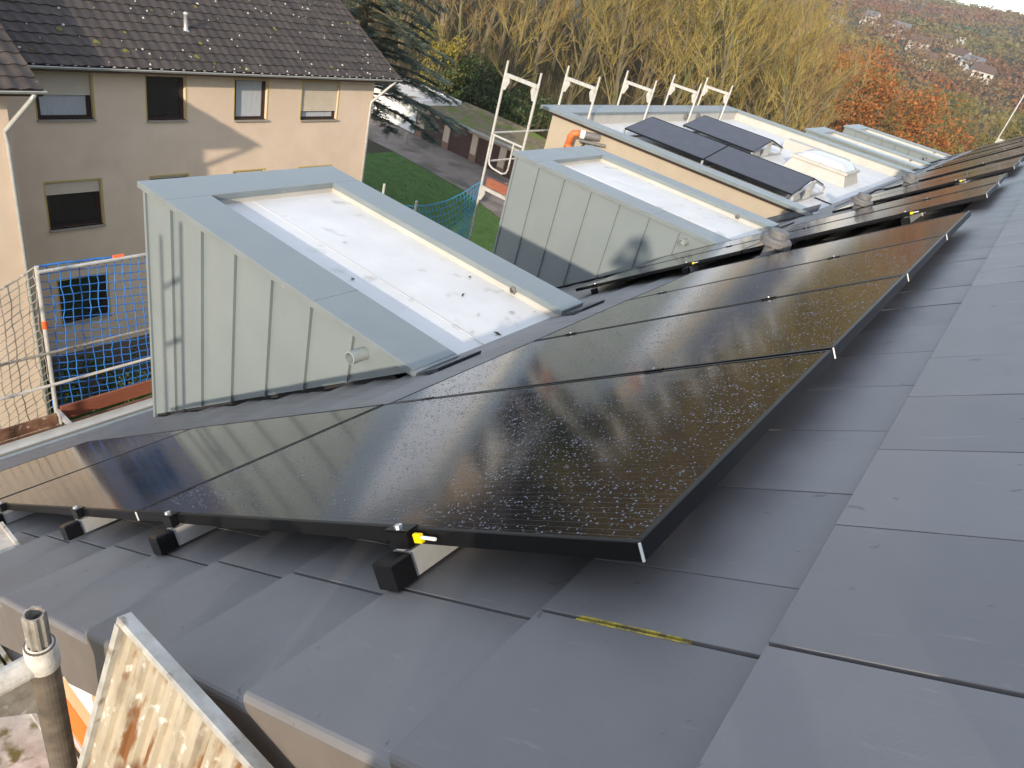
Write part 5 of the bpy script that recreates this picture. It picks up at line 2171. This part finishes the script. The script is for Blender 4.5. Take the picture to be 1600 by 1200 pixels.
HS = [(26.7, -1.6, 'white house glimpsed between the bare trees'), (18.3, -.1, 'left white house low on the hill above the bare trees'), (17.0, .0, 'second white house low on the hill above the bare trees'),
      (13.3, 1.7, 'white house high on the hill, left of the others'), (12.2, 1.4, 'white house just below the highest hillside house'), (9.8, 1.0, 'white house in the middle of the hillside'),
      (11.3, -.1, 'white house behind the top of the orange tree'), (9.2, .2, 'white house right above the orange tree'), (7.2, .9, 'left of two white houses toward the right edge'), (6.3, .75, 'right of two white houses toward the right edge'),
      (7.7, -.6, 'white house right of the orange tree'), (5.6, .4, 'white house nearest the right picture edge on the hill'), (15.2, .8, 'white house between the bare trees and the highest house'), (8.3, 1.6, 'white house high under the hilltop')]
for i, (az, el, l) in enumerate(HS):
    r = 400.
    ok = False
    while r < 1100:
        x, y = pol(az, r)
        if CAM.z + r * tan(radians(el)) < terrain(x, y) + 3.5:
            ok = True
            break
        r += 4
    if not ok or r < 405:
        r = 420 + 15 * i
        x, y = pol(az, r)
    far_house(x, y, fr_.uniform(-.7, .7), fr_.uniform(8, 11), fr_.uniform(7, 9), fr_.uniform(5.6, 6.6), fr_.uniform(2.2, 3.0), MT['house_roof'] if i % 3 else MT['house_roof_grey'], l)
x, y = pol(4.8, 118)
far_house(x, y, .5, 8, 7, 3.2, 2.4, MT['house_roof_grey'], 'pale low house in the valley above the far roof end')
# ------------------------------------------------------------------ the photographer, whose shadow falls on the second dormer
def person():
    fh = Vector((FWD.x, FWD.y, 0)).normalized()
    sd = Vector((fh.y, -fh.x, 0))
    dz = -1.01
    c0 = Vector((CAM.x, CAM.y, 0)) - fh * .44 + sd * .0
    def B(s, f, z):
        return c0 + sd * s + fh * f + Vector((0, 0, dz + z))
    V, Ed, R_ = [], [], []
    def add(p, r, par=None):
        V.append(p)
        R_.append(r)
        if par is not None:
            Ed.append((par, len(V) - 1))
        return len(V) - 1
    pel = add(B(0, 0, .95), (.165, .12))
    wst = add(B(0, .0, 1.12), (.15, .115), pel)
    ch = add(B(0, .01, 1.33), (.175, .125), wst)
    sh = add(B(0, .0, 1.46), (.13, .09), ch)
    nk = add(B(0, .02, 1.53), (.058, .06), sh)
    h0 = add(B(0, .045, 1.60), (.070, .078), nk)
    h1 = add(B(0, .045, 1.69), (.080, .096), h0)
    h2 = add(B(0, .035, 1.77), (.060, .070), h1)
    for s in (-1, 1):
        hp = add(B(.095 * s, 0, .90), (.095, .10), pel)
        kn = add(B(.11 * s, .02, .50), (.062, .066), hp)
        an = add(B(.12 * s, -.01, .10), (.042, .046), kn)
        he = add(B(.12 * s, .03, .045), (.045, .040), an)
        add(B(.14 * s, .17, .035), (.042, .030), he)
        s1 = add(B(.19 * s, 0, 1.43), (.068, .068), sh)
        el = add(B(.25 * s, .17, 1.30), (.052, .052), s1)
        wr_ = CAM - FWD * .045 + RIGHT * (.115 * s) + DOWN * .075
        wi = add(wr_, (.032, .030), el)
        pa = add(CAM - FWD * .032 + RIGHT * (.100 * s) + DOWN * .02, (.036, .020), wi)
        for q in range(4):
            b = CAM - FWD * .030 + RIGHT * (.098 * s) + DOWN * (.035 - .020 * q)
            f1 = add(b - RIGHT * (.012 * s) - FWD * .004, (.0095, .0095), pa)
            f2 = add(b - RIGHT * ((.030 + .004 * (q in (1, 2))) * s) - FWD * .003, (.0085, .0085), f1)
            add(b - RIGHT * ((.048 + .006 * (q in (1, 2))) * s) - FWD * -.002, (.0075, .0075), f2)
        t1 = add(CAM - FWD * .050 + RIGHT * (.080 * s) + DOWN * .048, (.011, .011), wi)
        add(CAM - FWD * .048 + RIGHT * (.050 * s) + DOWN * .036, (.0085, .0085), t1)
    me = bpy.data.meshes.new('person')
    me.from_pydata([tuple(v) for v in V], Ed, [])
    o = bpy.data.objects.new('person', me)
    COL.objects.link(o)
    o.modifiers.new('skin', 'SKIN')
    sv = me.skin_vertices[0].data
    for i, r in enumerate(R_):
        sv[i].radius = r
        sv[i].use_root = (i == 0)
    sb = o.modifiers.new('sub', 'SUBSURF')
    sb.levels = sb.render_levels = 2
    dg = bpy.context.evaluated_depsgraph_get()
    nm = bpy.data.meshes.new_from_object(o.evaluated_get(dg))
    bpy.data.objects.remove(o)
    nm.materials.clear()
    for k in ('jacket', 'trousers', 'skin'):
        nm.materials.append(MT[k])
    hc = CAM - FWD * .03
    for p in nm.polygons:
        p.use_smooth = True
        c = p.center
        z = c.z - dz
        near = min((c - (hc + RIGHT * .105 * s + DOWN * .02)).length for s in (-1, 1))
        if z > 1.53 or near < .085:
            p.material_index = 2
        elif z < .96:
            p.material_index = 1
    b = bpy.data.objects.new('person', nm)
    COL.objects.link(b)
    tag(b, 'person in dark jacket holding up a phone, whose shadow falls on the second dormer', 'person')
    # hair, nose and ears as shaped children
    hr = MB()
    hc_ = B(0, .035, 1.735)
    for i in range(9):
        th_ = pi * .56 * i / 8
        for k in range(16):
            a = 2 * pi * k / 16
            d = sd * sin(th_) * cos(a) * .094 + fh * sin(th_) * sin(a) * .106 + Vector((0, 0, cos(th_) * .092))
            if sin(a) > .4 and i > 5:
                d = d * .85
            hr.v.append(tuple(hc_ + d))
    for i in range(8):
        for k in range(16):
            a_, b_ = i * 16 + k, i * 16 + (k + 1) % 16
            hr.f.append((a_, b_, b_ + 16, a_ + 16))
    obj('hair', hr, MT['hair'], b, smooth=True)
    ns = MB()
    ns.tube([B(0, .125, 1.70), B(0, .152, 1.665), B(0, .135, 1.655)], [.010, .016, .010], 8)
    for s in (-1, 1):
        ns.tube([B(.086 * s, .03, 1.71), B(.092 * s, .025, 1.685), B(.084 * s, .035, 1.66)], [.010, .015, .008], 8)
    obj('nose_and_ears', ns, MT['skin'], b, smooth=True)
    ey = MB()
    for s in (-1, 1):
        ey.lathe([(.0, -.006), (.011, -.002), (.012, .002), (0, .006)], B(.030 * s, .128, 1.70), 10)
    obj('eyes', ey, MT['glass_dark'], b)
    ph = MB()
    f = lambda a, b_, c: CAM - FWD * (.014 + c) + RIGHT * (a + .055) + DOWN * (b_ + .02)
    ph.box((-.080, -.038, .0), (.080, .038, .009), f)
    tag(obj('phone', ph, MT['black_plastic']), 'phone held up by the photographer', 'phone')


person()

# ------------------------------------------------------------------ thin autumn haze
hz_ = bpy.data.materials.new('haze_air')
hz_.use_nodes = True
hn = hz_.node_tree
hn.nodes.remove(hn.nodes['Principled BSDF'])
pv_ = hn.nodes.new('ShaderNodeVolumePrincipled')
pv_.inputs['Color'].default_value = (.93, .95, 1.0, 1)
pv_.inputs['Density'].default_value = .00022
pv_.inputs['Anisotropy'].default_value = .2
hn.links.new(pv_.outputs[0], hn.nodes['Material Output'].inputs['Volume'])
hb = MB()
hb.box((-1300, -400, GZ - 1.2), (900, 1500, 90))
obj('haze', hb, hz_, kind='stuff')
